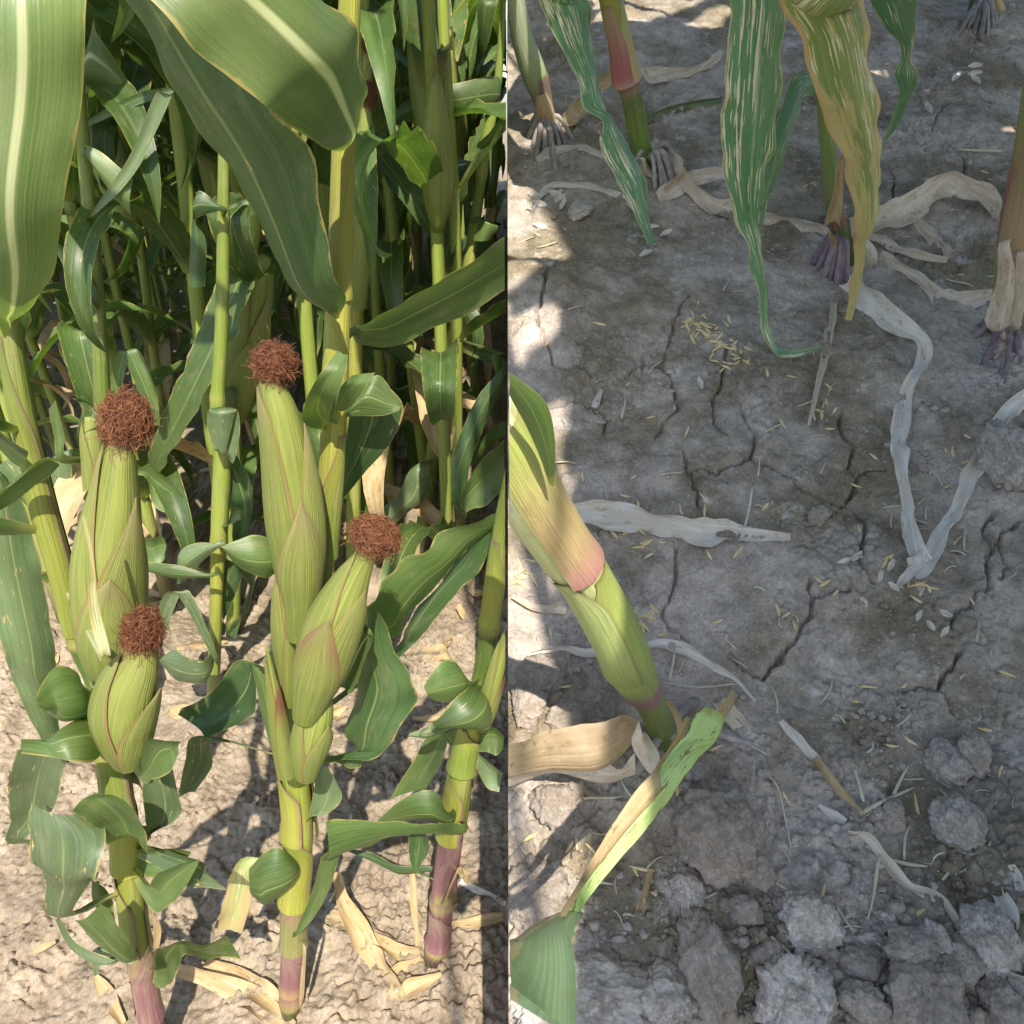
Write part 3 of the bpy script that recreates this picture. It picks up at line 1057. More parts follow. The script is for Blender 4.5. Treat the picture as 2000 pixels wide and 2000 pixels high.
A.leaf([(205, 1850, 180, 1860), (195, 1880, 178, 1885), (190, 1905, 186, 1908)], 'leaf_grey', d=0.0, camber=0.2)
A.leaf([(222, 1760, 252, 1842), (196, 1722, 215, 1800), (180, 1718, 190, 1770), (186, 1722, 194, 1722)], 'leaf', d=-0.0, camber=0.1)
A.leaf([(284, 1660, 287, 1714), (330, 1656, 322, 1702), (373, 1664, 370, 1671)], 'leaf', d=-0.02, camber=0.2)
A.leaf([(287, 1730, 297, 1779), (304, 1708, 332, 1768), (345, 1690, 362, 1732), (389, 1678, 386, 1690)], 'leaf', d=-0.04, dy=(0, -0.02, -0.02), camber=0.2)
A.leaf([(388, 1680, 366, 1728), (405, 1705, 400, 1736), (442, 1735, 441, 1739)], 'leaf_grey', d=-0.04, camber=0.15)
A.leaf([(306, 1893, 320, 1932), (302, 1862, 345, 1905), (350, 1846, 360, 1866), (400, 1854, 400, 1872), (445, 1828, 468, 1868)], 'leaf', d=-0.02, dy=(0, -0.02, 0.03), camber=0.15, roll=0.015)
A.leaf([(292, 1770, 300, 1785), (300, 1820, 315, 1815), (298, 1860, 310, 1855)], 'dry', d=0.0, camber=0.2)

# ------------------------------------------------------------------ middle field plant
B = Plant('upright maize plant with a large ear, a smaller leaning ear and a purple base', gl(567, 1986), 0.574)
LEFT.append(B)
B.stalk([(566, 1996, 32), (567, 1980, 33), (567, 1955, 40), (573, 1862, 46), (575, 1759, 50), (582, 1681, 52), (584, 1600, 54), (574, 1500, 52), (566, 1400, 40), (575, 1300, 38), (605, 1190, 40),
         (632, 1100, 42), (643, 992, 47), (652, 810, 50), (660, 604, 49), (665, 492, 48), (672, 259, 46), (680, 78, 44), (686, -80, 42), (692, -300, 40)],
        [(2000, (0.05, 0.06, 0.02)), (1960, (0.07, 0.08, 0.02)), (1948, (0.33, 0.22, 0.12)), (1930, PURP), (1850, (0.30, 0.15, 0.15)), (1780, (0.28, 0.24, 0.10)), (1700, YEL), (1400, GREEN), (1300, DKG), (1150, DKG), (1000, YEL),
         (600, (0.40, 0.39, 0.07)), (300, (0.38, 0.38, 0.07)), (0, YEL), (-300, GREEN)], nodes=(1952, 1440))
B.sheath(1940, 1830, 0.3, PURP, (0.30, 0.20, 0.17), base_col=(0.40, 0.25, 0.12), k=1.08)
B.sheath(1850, 1740, -0.4, (0.26, 0.25, 0.09), (0.30, 0.14, 0.15), k=1.12)
B.sheath(1760, 1600, 0.5, YEL, GREEN, k=1.20, slant=0.6)
B.sheath(1640, 1470, -0.6, YEL, GREEN, k=1.28, slant=0.6)
B.sheath(1090, 820, 0.2, GREEN, YEL, k=1.08)
B.sheath(800, 595, 0.2, YEL, YEL, k=1.06, rim=(0.4, 0.3, 0.15))
B.sheath(590, 240, 0.2, (0.40, 0.38, 0.07), YEL, k=1.05, rim=(0.4, 0.3, 0.15))
B.ear([(525, 722, 36), (532, 760, 54), (546, 810, 74), (560, 888, 90), (573, 992, 102), (580, 1060, 98), (584, 1120, 82), (588, 1175, 60), (588, 1240, 46)],
      (535, 702, 74, 74), d=-0.045, seed=6, husks=3, tanpatch=0.6)
B.ear([(728, 1058, 34), (710, 1095, 44), (690, 1132, 66), (668, 1182, 92), (645, 1240, 104), (627, 1300, 94), (610, 1355, 66), (598, 1400, 42)],
      (735, 1040, 88, 66), d=-0.075, seed=7, husks=3, red=(0.30, 0.12, 0.09), tanpatch=0.2)
B.ear([(640, 1350, 20), (622, 1390, 60), (608, 1440, 70), (600, 1480, 56), (597, 1515, 36)], None, d=-0.07, seed=9, husks=2, tanpatch=0.1, name='ear_shank')
B.ear([(560, 1110, 10), (558, 1150, 40), (560, 1220, 54), (562, 1300, 46), (560, 1370, 36)], None, d=-0.03, seed=10, husks=2, tanpatch=0.1, name='ear_shank')
B.ear([(521, 1262, 5), (530, 1320, 18), (540, 1390, 28), (550, 1450, 34), (560, 1510, 34)], None, d=-0.05, seed=11, husks=2, red=(0.28, 0.06, 0.06), tanpatch=0.2, name='ear_shoot')
B.leaf([(633, 594, 678, 586), (565, 552, 655, 540), (500, 420, 628, 420), (424, 298, 590, 270), (336, 168, 520, 140), (282, 52, 430, 20), (236, -60, 350, -70), (190, -200, 230, -200)],
       'leaf_dark', d=-0.02, dy=(0.0, -0.05, -0.06), roll=-0.05, camber=-0.10, vee=-0.05)
B.leaf([(640, 292, 704, 222), (600, 268, 702, 150), (536, 225, 692, 50), (500, 202, 640, 5), (424, 127, 560, -60), (362, 65, 480, -120), (287, 0, 400, -170), (180, -90, 220, -220)],
       'leaf_bright', d=-0.03, dy=(0.0, -0.08, -0.12, -0.12), roll=0.05, camber=-0.08, vee=-0.04)
B.leaf([(592, 826, 656, 808), (596, 785, 660, 775), (622, 735, 676, 720), (660, 684, 680, 693)], 'leaf', d=-0.05, dy=(0.02, -0.02, 0), camber=0.15)
B.leaf([(640, 814, 682, 797), (655, 770, 715, 757), (685, 734, 732, 728)], 'leaf', d=-0.055, dy=(0.02, 0, 0), camber=0.12, jag=0.06)
B.leaf([(690, 738, 735, 733), (684, 800, 788, 795), (672, 880, 757, 872), (664, 968, 680, 957)], 'leaf_dark', d=0.03, roll=0.02, wave=0.08)
B.leaf([(690, 812, 735, 732), (745, 812, 770, 770), (780, 800, 789, 794)], 'leaf', d=0.01, roll=0.01, camber=0.2)
B.leaf([(552, 1095, 542, 1114), (530, 1055, 530, 1125), (500, 1047, 510, 1126), (465, 1055, 465, 1106), (430, 1068, 436, 1073)], 'leaf', d=-0.03, dy=(0.0, -0.02, -0.03), camber=0.2)
B.leaf([(500, 1300, 470, 1287), (500, 1370, 430, 1330), (480, 1407, 380, 1375), (400, 1442, 345, 1395)], 'leaf_dark', d=-0.0, roll=0.03, camber=0.15)
B.leaf([(420, 1448, 385, 1438), (415, 1495, 362, 1490), (380, 1548, 345, 1562)], 'leaf_grey', d=0.0, camber=0.15)
B.leaf([(556, 1480, 530, 1450), (552, 1440, 512, 1400), (535, 1350, 500, 1340), (505, 1304, 488, 1289)], 'leaf', d=-0.04, camber=0.15)
B.leaf([(680, 1356, 650, 1350), (692, 1345, 654, 1325), (715, 1280, 690, 1260), (723, 1231, 708, 1221)], 'leaf_bright', d=-0.06, camber=0.5)
B.leaf([(748, 1195, 725, 1188), (774, 1275, 705, 1260), (812, 1338, 700, 1330), (786, 1413, 684, 1400), (735, 1475, 690, 1482)], 'leaf_dark', d=0.0, roll=0.03, camber=0.15, wave=0.1)
B.leaf([(763, 1250, 720, 1182), (800, 1205, 754, 1124), (836, 1155, 800, 1088), (880, 1110, 844, 1070), (930, 1058, 885, 1030), (960, 1035, 940, 1008), (1000, 1020, 1000, 996)], 'leaf', d=0.06, dy=(0, 0.02, 0.04), roll=-0.03, wave=0.08)
B.leaf([(785, 1280, 770, 1272), (832, 1230, 790, 1228), (900, 1150, 830, 1172), (947, 1100, 885, 1105), (981, 1020, 958, 1022)], 'leaf_dark', d=0.10, roll=0.02)
B.leaf([(572, 1832, 580, 1829), (590, 1790, 614, 1790), (610, 1740, 642, 1740), (626, 1680, 664, 1668)], 'leaf', d=-0.03, camber=0.1)
B.leaf([(598, 1606, 644, 1586), (610, 1560, 668, 1555), (618, 1513, 640, 1498)], 'leaf_grey', d=-0.01, camber=0.12)
B.leaf([(554, 1662, 556, 1737), (520, 1660, 525, 1764), (488, 1690, 500, 1750)], 'leaf', d=-0.03, camber=0.2)
B.leaf([(500, 1690, 470, 1678), (490, 1760, 440, 1750), (470, 1832, 423, 1822)], 'leaf_tan', d=-0.02, camber=0.2, wave=0.1)
B.leaf([(684, 655, 682, 648), (709, 672, 720, 628), (760, 680, 759, 608), (836, 649, 820, 570), (914, 611, 895, 527), (986, 570, 980, 474), (1030, 545, 1030, 440)], 'leaf', d=0.02, dy=(0.02, 0.0, -0.05), roll=-0.03, camber=-0.12)
B.leaf([(590, 1985, 580, 1965), (584, 1960, 592, 1955), (588, 1900, 596, 1900), (592, 1850, 597, 1850)], 'dry', d=-0.03, camber=0.2)

# ------------------------------------------------------------------ right-hand field plant
C = Plant('maize plant with a purple lower stalk and a red-tinged shoot beside the bank', gl(843, 1900), 0.635)
LEFT.append(C)
C.stalk([(842, 1908, 34), (843, 1895, 34), (848, 1862, 38), (856, 1840, 44), (864, 1759, 46), (877, 1655, 47), (902, 1500, 46), (925, 1400, 40), (942, 1310, 36), (955, 1228, 38), (966, 1150, 42), (984, 1030, 42), (1010, 900, 40)],
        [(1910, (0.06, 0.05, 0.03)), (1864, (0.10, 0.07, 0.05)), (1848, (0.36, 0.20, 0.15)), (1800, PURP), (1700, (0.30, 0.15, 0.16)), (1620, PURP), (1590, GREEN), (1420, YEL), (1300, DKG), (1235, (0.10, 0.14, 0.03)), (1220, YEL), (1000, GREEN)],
        nodes=(1850, 1758, 1225))
C.sheath(1845, 1765, 0.5, PURP, (0.33, 0.2, 0.17), k=1.10)
C.sheath(1755, 1625, 0.2, PURP, (0.30, 0.16, 0.17), base_col=(0.34, 0.30, 0.10), k=1.10)
C.sheath(1640, 1500, -0.4, YEL, GREEN, k=1.2, slant=0.6)
C.sheath(1520, 1410, 0.3, GREEN, YEL, k=1.25, slant=0.6)
C.sheath(1222, 1040, 0.2, YEL, GREEN, k=1.08)
C.ear([(992, 1225, 10), (978, 1280, 26), (962, 1340, 34), (948, 1390, 34), (938, 1420, 26)], None, d=-0.04, seed=15, husks=2, red=(0.30, 0.05, 0.06), tanpatch=0.2, name='ear_shoot')
C.leaf([(918, 1330, 905, 1347), (886, 1290, 892, 1362), (855, 1297, 856, 1367), (827, 1342, 836, 1360)], 'leaf', d=-0.05, dy=(0.01, -0.02, -0.03), camber=0.2)
C.leaf([(910, 1344, 956, 1396), (890, 1364, 952, 1425), (860, 1400, 890, 1424), (844, 1412, 856, 1421)], 'leaf', d=-0.06, dy=(0.01, -0.02, -0.02), camber=0.2)
C.leaf([(850, 1412, 840, 1440), (825, 1425, 815, 1440), (800, 1432, 796, 1438)], 'leaf_grey', d=-0.05, camber=0.2)
C.leaf([(886, 1425, 846, 1424), (862, 1490, 810, 1482), (830, 1542, 758, 1562)], 'leaf', d=0.02, roll=0.02)
C.leaf([(942, 1425, 952, 1470), (965, 1422, 970, 1475), (986, 1440, 982, 1462)], 'leaf', d=-0.01, camber=0.2)
C.leaf([(935, 1470, 930, 1500), (955, 1490, 950, 1540), (984, 1510, 975, 1545)], 'leaf_grey', d=-0.01, camber=0.2)
C.leaf([(901, 1609, 903, 1622), (830, 1608, 832, 1622), (760, 1606, 772, 1628), (690, 1600, 702, 1654), (638, 1610, 626, 1682)], 'leaf', d=-0.05, dy=(0.02, -0.03, -0.07), roll=0.02, camber=0.12)
C.leaf([(873, 1585, 882, 1612), (846, 1546, 852, 1602), (798, 1551, 802, 1602), (737, 1602, 742, 1607)], 'leaf', d=-0.04, camber=0.22)
C.leaf([(800, 1618, 830, 1618), (798, 1660, 838, 1660), (808, 1700, 820, 1700)], 'leaf_dark', d=0.0, camber=0.2)
C.leaf([(852, 1695, 850, 1705), (780, 1690, 780, 1706), (720, 1665, 735, 1685), (670, 1655, 690, 1662)], 'leaf_dark', d=0.03, camber=0.2)
C.leaf([(888, 1700, 900, 1715), (900, 1690, 916, 1705), (905, 1720, 918, 1725)], 'dry', d=-0.03, camber=0.3)
C.leaf([(862, 1770, 868, 1765), (880, 1725, 886, 1722), (893, 1695, 898, 1697)], 'dry', d=-0.035, camber=0.3)

# ------------------------------------------------------------------ second rank in the field
D_ = Plant('slender maize plant with drooping folded leaves behind the two-eared plant', gl(416, 1372), None)
D_.Y = D_.root.location.y
LEFT.append(D_)
D_.stalk([(415, 1374, 24), (420, 1250, 24), (424, 1124, 26), (430, 1000, 34), (434, 880, 34), (425, 790, 28), (430, 700, 26), (434, 600, 26), (436, 450, 24), (437, 310, 22), (438, 100, 20), (438, -100, 18)],
         [(1380, (0.35, 0.28, 0.15)), (1300, GREEN), (1100, YEL), (1000, (0.26, 0.32, 0.05)), (600, GREEN), (0, GREEN)], nodes=(1060, 780, 420))
D_.leaf([(418, 1062, 440, 1060), (385, 1060, 402, 1090), (350, 1080, 372, 1120), (345, 1140, 362, 1135)], 'leaf_grey', d=-0.04, camber=0.2)
D_.leaf([(440, 1065, 440, 1075), (480, 1060, 470, 1120), (500, 1090, 490, 1180), (460, 1250, 440, 1240)], 'leaf_dark', d=-0.02, camber=0.15)
D_.leaf([(428, 880, 440, 885), (408, 800, 462, 800), (405, 840, 468, 850), (420, 880, 455, 905)], 'leaf_grey', d=-0.05, camber=0.25)
D_.leaf([(440, 880, 430, 885), (470, 900, 440, 960), (495, 980, 455, 1040), (470, 1090, 450, 1090)], 'leaf_dark', d=0.0, camber=0.15)
D_.leaf([(425, 400, 440, 410), (385, 375, 380, 430), (372, 470, 402, 470), (370, 560, 400, 560)], 'leaf_dark', d=-0.03, camber=0.2)
D_.leaf([(447, 400, 440, 412), (480, 385, 485, 400), (500, 420, 480, 425)], 'leaf', d=-0.03, camber=0.2)
D_.leaf([(446, 1020, 438, 1030), (455, 990, 470, 1015), (475, 1000, 470, 1030)], 'leaf', d=-0.03, camber=0.2)
D_.leaf([(410, 1120, 425, 1125), (330, 1100, 345, 1130), (280, 1100, 285, 1115)], 'leaf', d=-0.06, camber=0.2)
D_.leaf([(425, 1280, 418, 1290), (370, 1155, 345, 1160), (335, 1200, 310, 1185), (330, 1230, 312, 1240)], 'leaf_grey', d=-0.05, camber=0.1)
D_.leaf([(428, 1230, 440, 1230), (465, 1150, 420, 1140), (480, 1100, 440, 1090)], 'leaf_dark', d=0.02)
D_.leaf([(395, 1290, 405, 1330), (345, 1270, 350, 1330), (320, 1280, 310, 1290)], 'leaf_grey', d=-0.08, camber=0.1)
E_ = Plant('shaded maize plant close behind the two-eared plant with a pale husk at its side', gl(222, 1330), None)
E_.Y = E_.root.location.y
LEFT.append(E_)
E_.stalk([(222, 1332, 34), (216, 1150, 34), (210, 980, 34), (203, 870, 34), (198, 730, 30), (190, 590, 28), (178, 450, 28), (160, 250, 24), (150, 100, 22), (140, -80, 20)],
         [(1340, GREEN), (900, (0.13, 0.19, 0.035)), (500, (0.15, 0.2, 0.04)), (0, GREEN)], nodes=(880, 600))
E_.ear([(178, 812, 26), (180, 850, 40), (184, 900, 42), (186, 960, 38), (190, 1020, 24)], None, d=-0.06, seed=21, husks=2, tanpatch=0.1)
E_.leaf([(186, 600, 195, 585), (160, 570, 175, 545), (125, 520, 150, 505), (105, 480, 112, 475)], 'leaf_dark', d=-0.02)
E_.leaf([(190, 610, 180, 620), (165, 580, 140, 590), (140, 590, 140, 600)], 'leaf', d=-0.05, camber=0.2)
E_.leaf([(210, 870, 215, 880), (225, 690, 255, 690), (260, 740, 290, 720), (295, 820, 310, 790), (300, 830, 312, 830)], 'leaf', d=0.0)
E_.leaf([(163, 300, 170, 290), (185, 330, 160, 280), (215, 375, 200, 300), (255, 420, 260, 350)], 'leaf', d=-0.05)
E_.leaf([(170, 425, 184, 420), (250, 310, 262, 340), (300, 190, 330, 200), (318, 180, 330, 185)], 'leaf_grey', d=-0.06, camber=0.1)
E_.leaf([(160, 240, 165, 250), (260, 185, 270, 205), (330, 170, 340, 180)], 'leaf_dark', d=0.0)
E_.leaf([(155, 245, 170, 230), (170, 180, 180, 55), (215, 180, 190, 60), (258, 190, 250, 160)], 'leaf_bright', d=0.05)
E_.leaf([(150, 780, 160, 770), (140, 780, 200, 820), (160, 800, 195, 830), (150, 860, 158, 850)], 'leaf', d=-0.07, camber=0.2)
E_.leaf([(95, 800, 108, 780), (105, 850, 125, 850), (118, 905, 130, 890)], 'leaf', d=-0.08)
E_.leaf([(100, 900, 145, 880), (100, 960, 142, 960), (108, 1000, 135, 990)], 'leaf_grey', d=-0.04)
E_.leaf([(270, 915, 280, 930), (300, 910, 300, 985), (350, 960, 350, 1010), (362, 1000, 362, 1005)], 'leaf', d=0.0, camber=0.12)
E_.leaf([(278, 1050, 280, 1098), (315, 1048, 318, 1095), (324, 1060, 322, 1080)], 'leaf', d=-0.1, camber=0.15)
F_ = Plant('tall thin maize plant with a long bent leaf standing by the bank', gl(812, 1090), None)
F_.Y = F_.root.location.y
LEFT.append(F_)
F_.stalk([(812, 1092, 24), (830, 1000, 26), (850, 850, 28), (872, 740, 34), (890, 660, 36), (908, 560, 26), (930, 420, 22), (946, 300, 22), (965, 200, 20), (975, 130, 16), (983, 20, 14), (986, -100, 12)],
         [(1100, TANC), (1000, GREEN), (600, YEL), (400, (0.26, 0.33, 0.06)), (0, GREEN)], nodes=(200, 340, 680))
F_.leaf([(972, 148, 956, 214), (880, 166, 872, 226), (800, 193, 790, 240), (735, 252, 735, 264)], 'leaf', d=-0.02, dy=(0, -0.05, -0.05), camber=0.12)
F_.leaf([(850, 740, 835, 735), (840, 800, 870, 790), (845, 860, 862, 850)], 'leaf_tan', d=-0.05)
F_.leaf([(920, 430, 935, 440), (900, 480, 960, 500), (850, 600, 890, 580), (770, 660, 790, 640)], 'leaf_dark', d=0.05)
F_.leaf([(918, 430, 922, 436), (935, 425, 972, 440), (925, 470, 955, 470)], 'leaf', d=-0.03, camber=0.2)
F_.leaf([(985, 700, 985, 730), (930, 780, 960, 800), (880, 900, 920, 900), (875, 960, 915, 970), (900, 1010, 930, 1010)], 'leaf_dark', d=-0.15, dy=(0.05, 0, 0))
F_.leaf([(985, 860, 985, 960), (940, 900, 940, 990), (905, 960, 910, 1000), (900, 1000, 905, 1010)], 'leaf', d=-0.22)
F_.leaf([(985, 785, 985, 830), (960, 700, 975, 705), (965, 690, 985, 690)], 'leaf', d=-0.1)
F_.leaf([(800, 920, 838, 910), (780, 960, 840, 960), (740, 1000, 800, 1000), (730, 1020, 745, 1040)], 'leaf_grey', d=-0.08, camber=0.15)
# plant just behind the middle one, its two silked ears side on
G_ = Plant('maize plant with two narrow brown-silked ears just behind the upright plant', gl(690, 1180), None)
G_.Y = G_.root.location.y
LEFT.append(G_)
G_.stalk([(690, 1182, 26), (690, 1000, 28), (692, 800, 30), (694, 640, 30), (700, 500, 28), (706, 300, 24), (710, 100, 22), (714, -80, 20)],
         [(1190, GREEN), (600, YEL), (0, GREEN)], nodes=(630,))
G_.ear([(716, 196, 14), (714, 230, 26), (712, 320, 38), (708, 420, 44), (702, 520, 40), (698, 600, 30)], (718, 182, 34, 46), d=-0.05, seed=31, tanpatch=0.7)
G_.ear([(719, 92, 10), (714, 130, 22), (708, 180, 26), (704, 230, 20)], (722, 80, 26, 36), d=-0.02, seed=32, husks=2, tanpatch=0.7)
H_ = Plant('bright maize plant with a fat yellow-green ear behind a long diagonal leaf', gl(455, 1240), None)
H_.Y = H_.root.location.y + 0.02
LEFT.append(H_)
H_.stalk([(455, 1242, 26), (458, 1000, 28), (455, 800, 30), (452, 700, 32), (478, 560, 30), (500, 420, 26), (515, 250, 22), (520, 60, 20), (522, -80, 18)],
         [(1240, GREEN), (700, (0.27, 0.34, 0.05)), (0, GREEN)], nodes=(775,))
H_.ear([(520, 500, 20), (505, 540, 60), (490, 620, 76), (478, 700, 72), (465, 780, 50), (458, 820, 30)], None, d=-0.03, seed=33, husks=3, tanpatch=0.4)
H_.leaf([(278, 927, 306, 930), (298, 862, 342, 872), (335, 770, 392, 786), (373, 681, 446, 677), (405, 600, 470, 616), (438, 522, 496, 558)], 'leaf', d=-0.12, dy=(0, -0.05, 0), roll=-0.04, camber=-0.10, jag=0.02)
H_.leaf([(440, 760, 460, 770), (425, 800, 455, 800), (415, 850, 465, 860), (450, 920, 470, 920)], 'leaf_grey', d=-0.08, camber=0.3)

# ------------------------------------------------------------------ field plants built in the round and repeated
def arc_leaf(rng, length, width, el, droop, twist=0.0, kink=None):
    """points of a blade that leaves the stalk along +x and arches over; returns left and right edges"""
    n = 12
    p = Vector((0.012, 0, 0))
    L, R = [], []
    e = el
    for i in range(n + 1):
        t = i / n
        w = width * min(1, (0.35 + t * 4.5)) * (1 - max(0, (t - 0.35) / 0.65) ** 1.7) + 0.002
        roll = twist * t + 0.25 * math.sin(t * 5 + twist * 3)
        side = Vector((0, math.cos(roll), math.sin(roll)))
        ff = Vector((math.cos(e), 0, math.sin(e)))
        up = Vector((-math.sin(e), 0, math.cos(e)))
        sd_ = (Vector((0, 1, 0)) * math.cos(roll) + up * math.sin(roll))
        L.append(p - sd_ * w / 2)
        R.append(p + sd_ * w / 2)
        p = p + ff * (length / n)
        e -= droop / n * (0.4 + 1.6 * t)
        if kink and abs(t - kink) < 0.045:
            e -= 1.2
    return L, R


def build_maize(seed, height=2.0, nleaf=12, mat='leaf_far', first=0.12, ear=True, wscale=1.0):
    """list of (name, mesh, material, [(sub name, mesh, material)]) for one plant standing at the origin"""
    rng = random.Random(seed)
    parts = []
    hs = np.linspace(0, height, 16)
    lean = [rng.uniform(-0.05, 0.05), rng.uniform(-0.05, 0.05)]
    P = np.array([(lean[0] * (h / height) ** 2 + 0.006 * math.sin(h * 7 + seed), lean[1] * (h / height) ** 2, h) for h in hs])
    R = np.interp(hs, [0, 0.1, height * 0.5, height], [0.014, 0.0135, 0.011, 0.005])
    nodes = np.arange(0.08, height, 0.16)

    def cf(t, a, l):
        z = t * height
        o = lerp((0.30, 0.24, 0.12), (0.27, 0.34, 0.055), sstep(0.02, 0.30, z))
        o = lerp(o, (0.20, 0.30, 0.05), 0) if False else o
        f = np.exp(-((z[:, None] - nodes[None, :]) / 0.006) ** 2).max(1)
        return o * (1 - 0.5 * f[:, None]) + np.array((0.40, 0.38, 0.12)) * 0.5 * f[:, None]
    parts.append(('stalk', tube_mesh('stalk', P, R, cf, 10), 'skin', []))
    az = 0.0
    for i in range(nleaf):
        h = first + (height - first - 0.1) * (i / (nleaf - 1)) ** 0.9
        low = i < 4
        ln = rng.uniform(0.42, 0.62) if low else rng.uniform(0.6, 0.85)
        if i > nleaf - 3:
            ln *= 0.65
        wd = (rng.uniform(0.055, 0.07) if low else rng.uniform(0.07, 0.092)) * wscale
        el = rng.uniform(0.7, 1.15)
        dr = rng.uniform(1.6, 2.9) if not low else rng.uniform(2.4, 3.6)
        L, Rr = arc_leaf(rng, ln, wd, el, dr, rng.uniform(-0.9, 0.9), rng.choice([None, None, 0.3, 0.5]) if low else rng.choice([None, None, None, 0.55]))
        me_ = leaf_mesh('leaf', L, Rr, -0.10, 0.10, -0.10, 2, 6)
        a = az + rng.uniform(-0.3, 0.3)
        az += math.pi
        x = np.interp(h, hs, P[:, 0])
        y = np.interp(h, hs, P[:, 1])
        me_.transform(Matrix.Translation((x, y, h)) @ Matrix.Rotation(a, 4, 'Z'))
        dry = low and rng.random() < 0.35
        parts.append(('leaf', me_, 'dry' if (dry and i < 2) else mat, []))
    if ear:
        h = rng.uniform(0.75, 1.0)
        a = rng.uniform(-0.4, 0.4)
        ax = [(0.018 + 0.05 * t, 0, 0.24 * t) for t in np.linspace(0, 1, 8)]
        rad = [0.010, 0.020, 0.026, 0.027, 0.025, 0.021, 0.015, 0.007]
        me_ = tube_mesh('ear', cr(ax, 2), cr(rad, 2)[:, 0], lambda t, a_, l: lerp(HUSK, HUSK2, t), 14)
        sk = silk_mesh('silk', Vector((0.07, 0, 0.25)), 0.022, 0.024, 0.022, 70, seed=seed)
        T_ = Matrix.Translation((np.interp(h, hs, P[:, 0]), np.interp(h, hs, P[:, 1]), h)) @ Matrix.Rotation(a, 4, 'Z')
        me_.transform(T_)
        sk.transform(T_)
        parts.append(('ear', me_, 'husk', [('silk', sk, 'silk')]))
    return parts


def plant_copy(parts, loc, rot, sc, label, group, keep=None, lean=(0, 0)):
    root = bpy.data.objects.new('maize_plant', None)
    root.empty_display_size = 0.02
    COL.objects.link(root)
    MW = Matrix.Translation(loc) @ Matrix.Rotation(lean[0], 4, 'X') @ Matrix.Rotation(lean[1], 4, 'Y') @ Matrix.Rotation(rot, 4, 'Z') @ Matrix.Scale(sc, 4)
    root.matrix_world = MW
    tag(root, label, 'maize plant', group)
    for nm, me_, mat, subs in parts:
        if keep is not None and not keep(nm, me_, MW):
            continue
        o = bpy.data.objects.new(nm, me_)
        if not me_.materials:
            me_.materials.append(M[mat])
        COL.objects.link(o)
        o.parent = root
        for sn, sm, smat in subs:
            q = bpy.data.objects.new(sn, sm)
            if not sm.materials:
                sm.materials.append(M[smat])
            COL.objects.link(q)
            q.parent = o
    return root


def field_crown(pl, n=6):
    rq = random.Random(int(pl.Y * 1000))
    P = pl.P
    top_ = Vector(P[-1])
    d_ = (Vector(P[-1] - P[-5]).normalized() + Vector((0, 0, 0.8))).normalized()
    ext = [top_ + d_ * (0.13 * j) for j in range(n + 1)]
    EP = cr([tuple(e) for e in ext], 3)
    ob('stalk', tube_mesh('stalk', EP, np.linspace(pl.R[-1], 0.004, len(EP)), lambda t, a, l: lerp(GREEN, YEL, t * 0.3)), 'skin', pl.root)
    for j in range(2, n + 1, 2):
        for tr_ in range(14):
            a = rq.uniform(0, 6.28)
            L, Rr = arc_leaf(rq, rq.uniform(0.45, 0.7), rq.uniform(0.06, 0.085), rq.uniform(0.7, 1.2), rq.uniform(0.6, 1.7), rq.uniform(-0.8, 0.8))
            Tm = Matrix.Translation(ext[j]) @ Matrix.Rotation(a, 4, 'Z')
            W = [Tm @ p for p in L + Rr]
            bad = False
            for p in W:
                q = proj(p)
                if p.x > -0.01 or (q and -30 < q[0] < 2030 and -40 < q[1] < 2030):
                    bad = True
                    break
            if bad:
                continue
            ob('leaf', leaf_mesh('leaf', W[:len(L)], W[len(L):], -0.10, 0.10, -0.10, 2, 6), 'leaf_far', pl.root)
            break


for pl in (A, B, D_, E_, F_, G_, H_):
    field_crown(pl, 5)

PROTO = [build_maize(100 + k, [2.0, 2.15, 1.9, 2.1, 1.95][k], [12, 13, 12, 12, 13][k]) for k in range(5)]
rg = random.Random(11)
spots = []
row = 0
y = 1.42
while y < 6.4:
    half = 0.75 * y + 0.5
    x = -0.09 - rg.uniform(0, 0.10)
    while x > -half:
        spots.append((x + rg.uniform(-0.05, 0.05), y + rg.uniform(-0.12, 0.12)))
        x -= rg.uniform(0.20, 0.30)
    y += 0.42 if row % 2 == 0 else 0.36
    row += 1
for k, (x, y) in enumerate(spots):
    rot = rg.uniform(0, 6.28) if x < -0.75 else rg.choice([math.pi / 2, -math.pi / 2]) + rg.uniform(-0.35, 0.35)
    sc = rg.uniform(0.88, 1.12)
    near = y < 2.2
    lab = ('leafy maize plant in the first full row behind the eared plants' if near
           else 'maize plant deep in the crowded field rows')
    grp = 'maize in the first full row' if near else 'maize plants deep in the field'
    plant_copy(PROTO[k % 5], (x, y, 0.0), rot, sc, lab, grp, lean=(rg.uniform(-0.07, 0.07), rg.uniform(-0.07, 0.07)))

LOW = [build_maize(300 + k, 1.9, 13, 'leaf_far', 0.10, k == 1, 0.9) for k in range(3)]
for k, (u, v, lab) in enumerate([(120, 1160, 'maize plant half hidden behind the upper leaning stalk'), (330, 1180, 'maize plant between the shaded plant and the slender one'), (575, 1090, 'maize plant hidden behind the large ear'),
                                 (770, 1050, 'maize plant beside the weeds behind the smaller ear'), (905, 1130, 'maize plant behind the long bent leaf by the bank'), (640, 960, 'maize plant peering out behind the upright stalk'), (20, 1080, 'maize plant behind the broad bright leaf')]):
    p = on_field(u, v)
    plant_copy(LOW[k % 3], p, (k * 2.1) % 6.28 if u < 700 else math.pi / 2 + 0.3 * k, 0.95, lab, None)

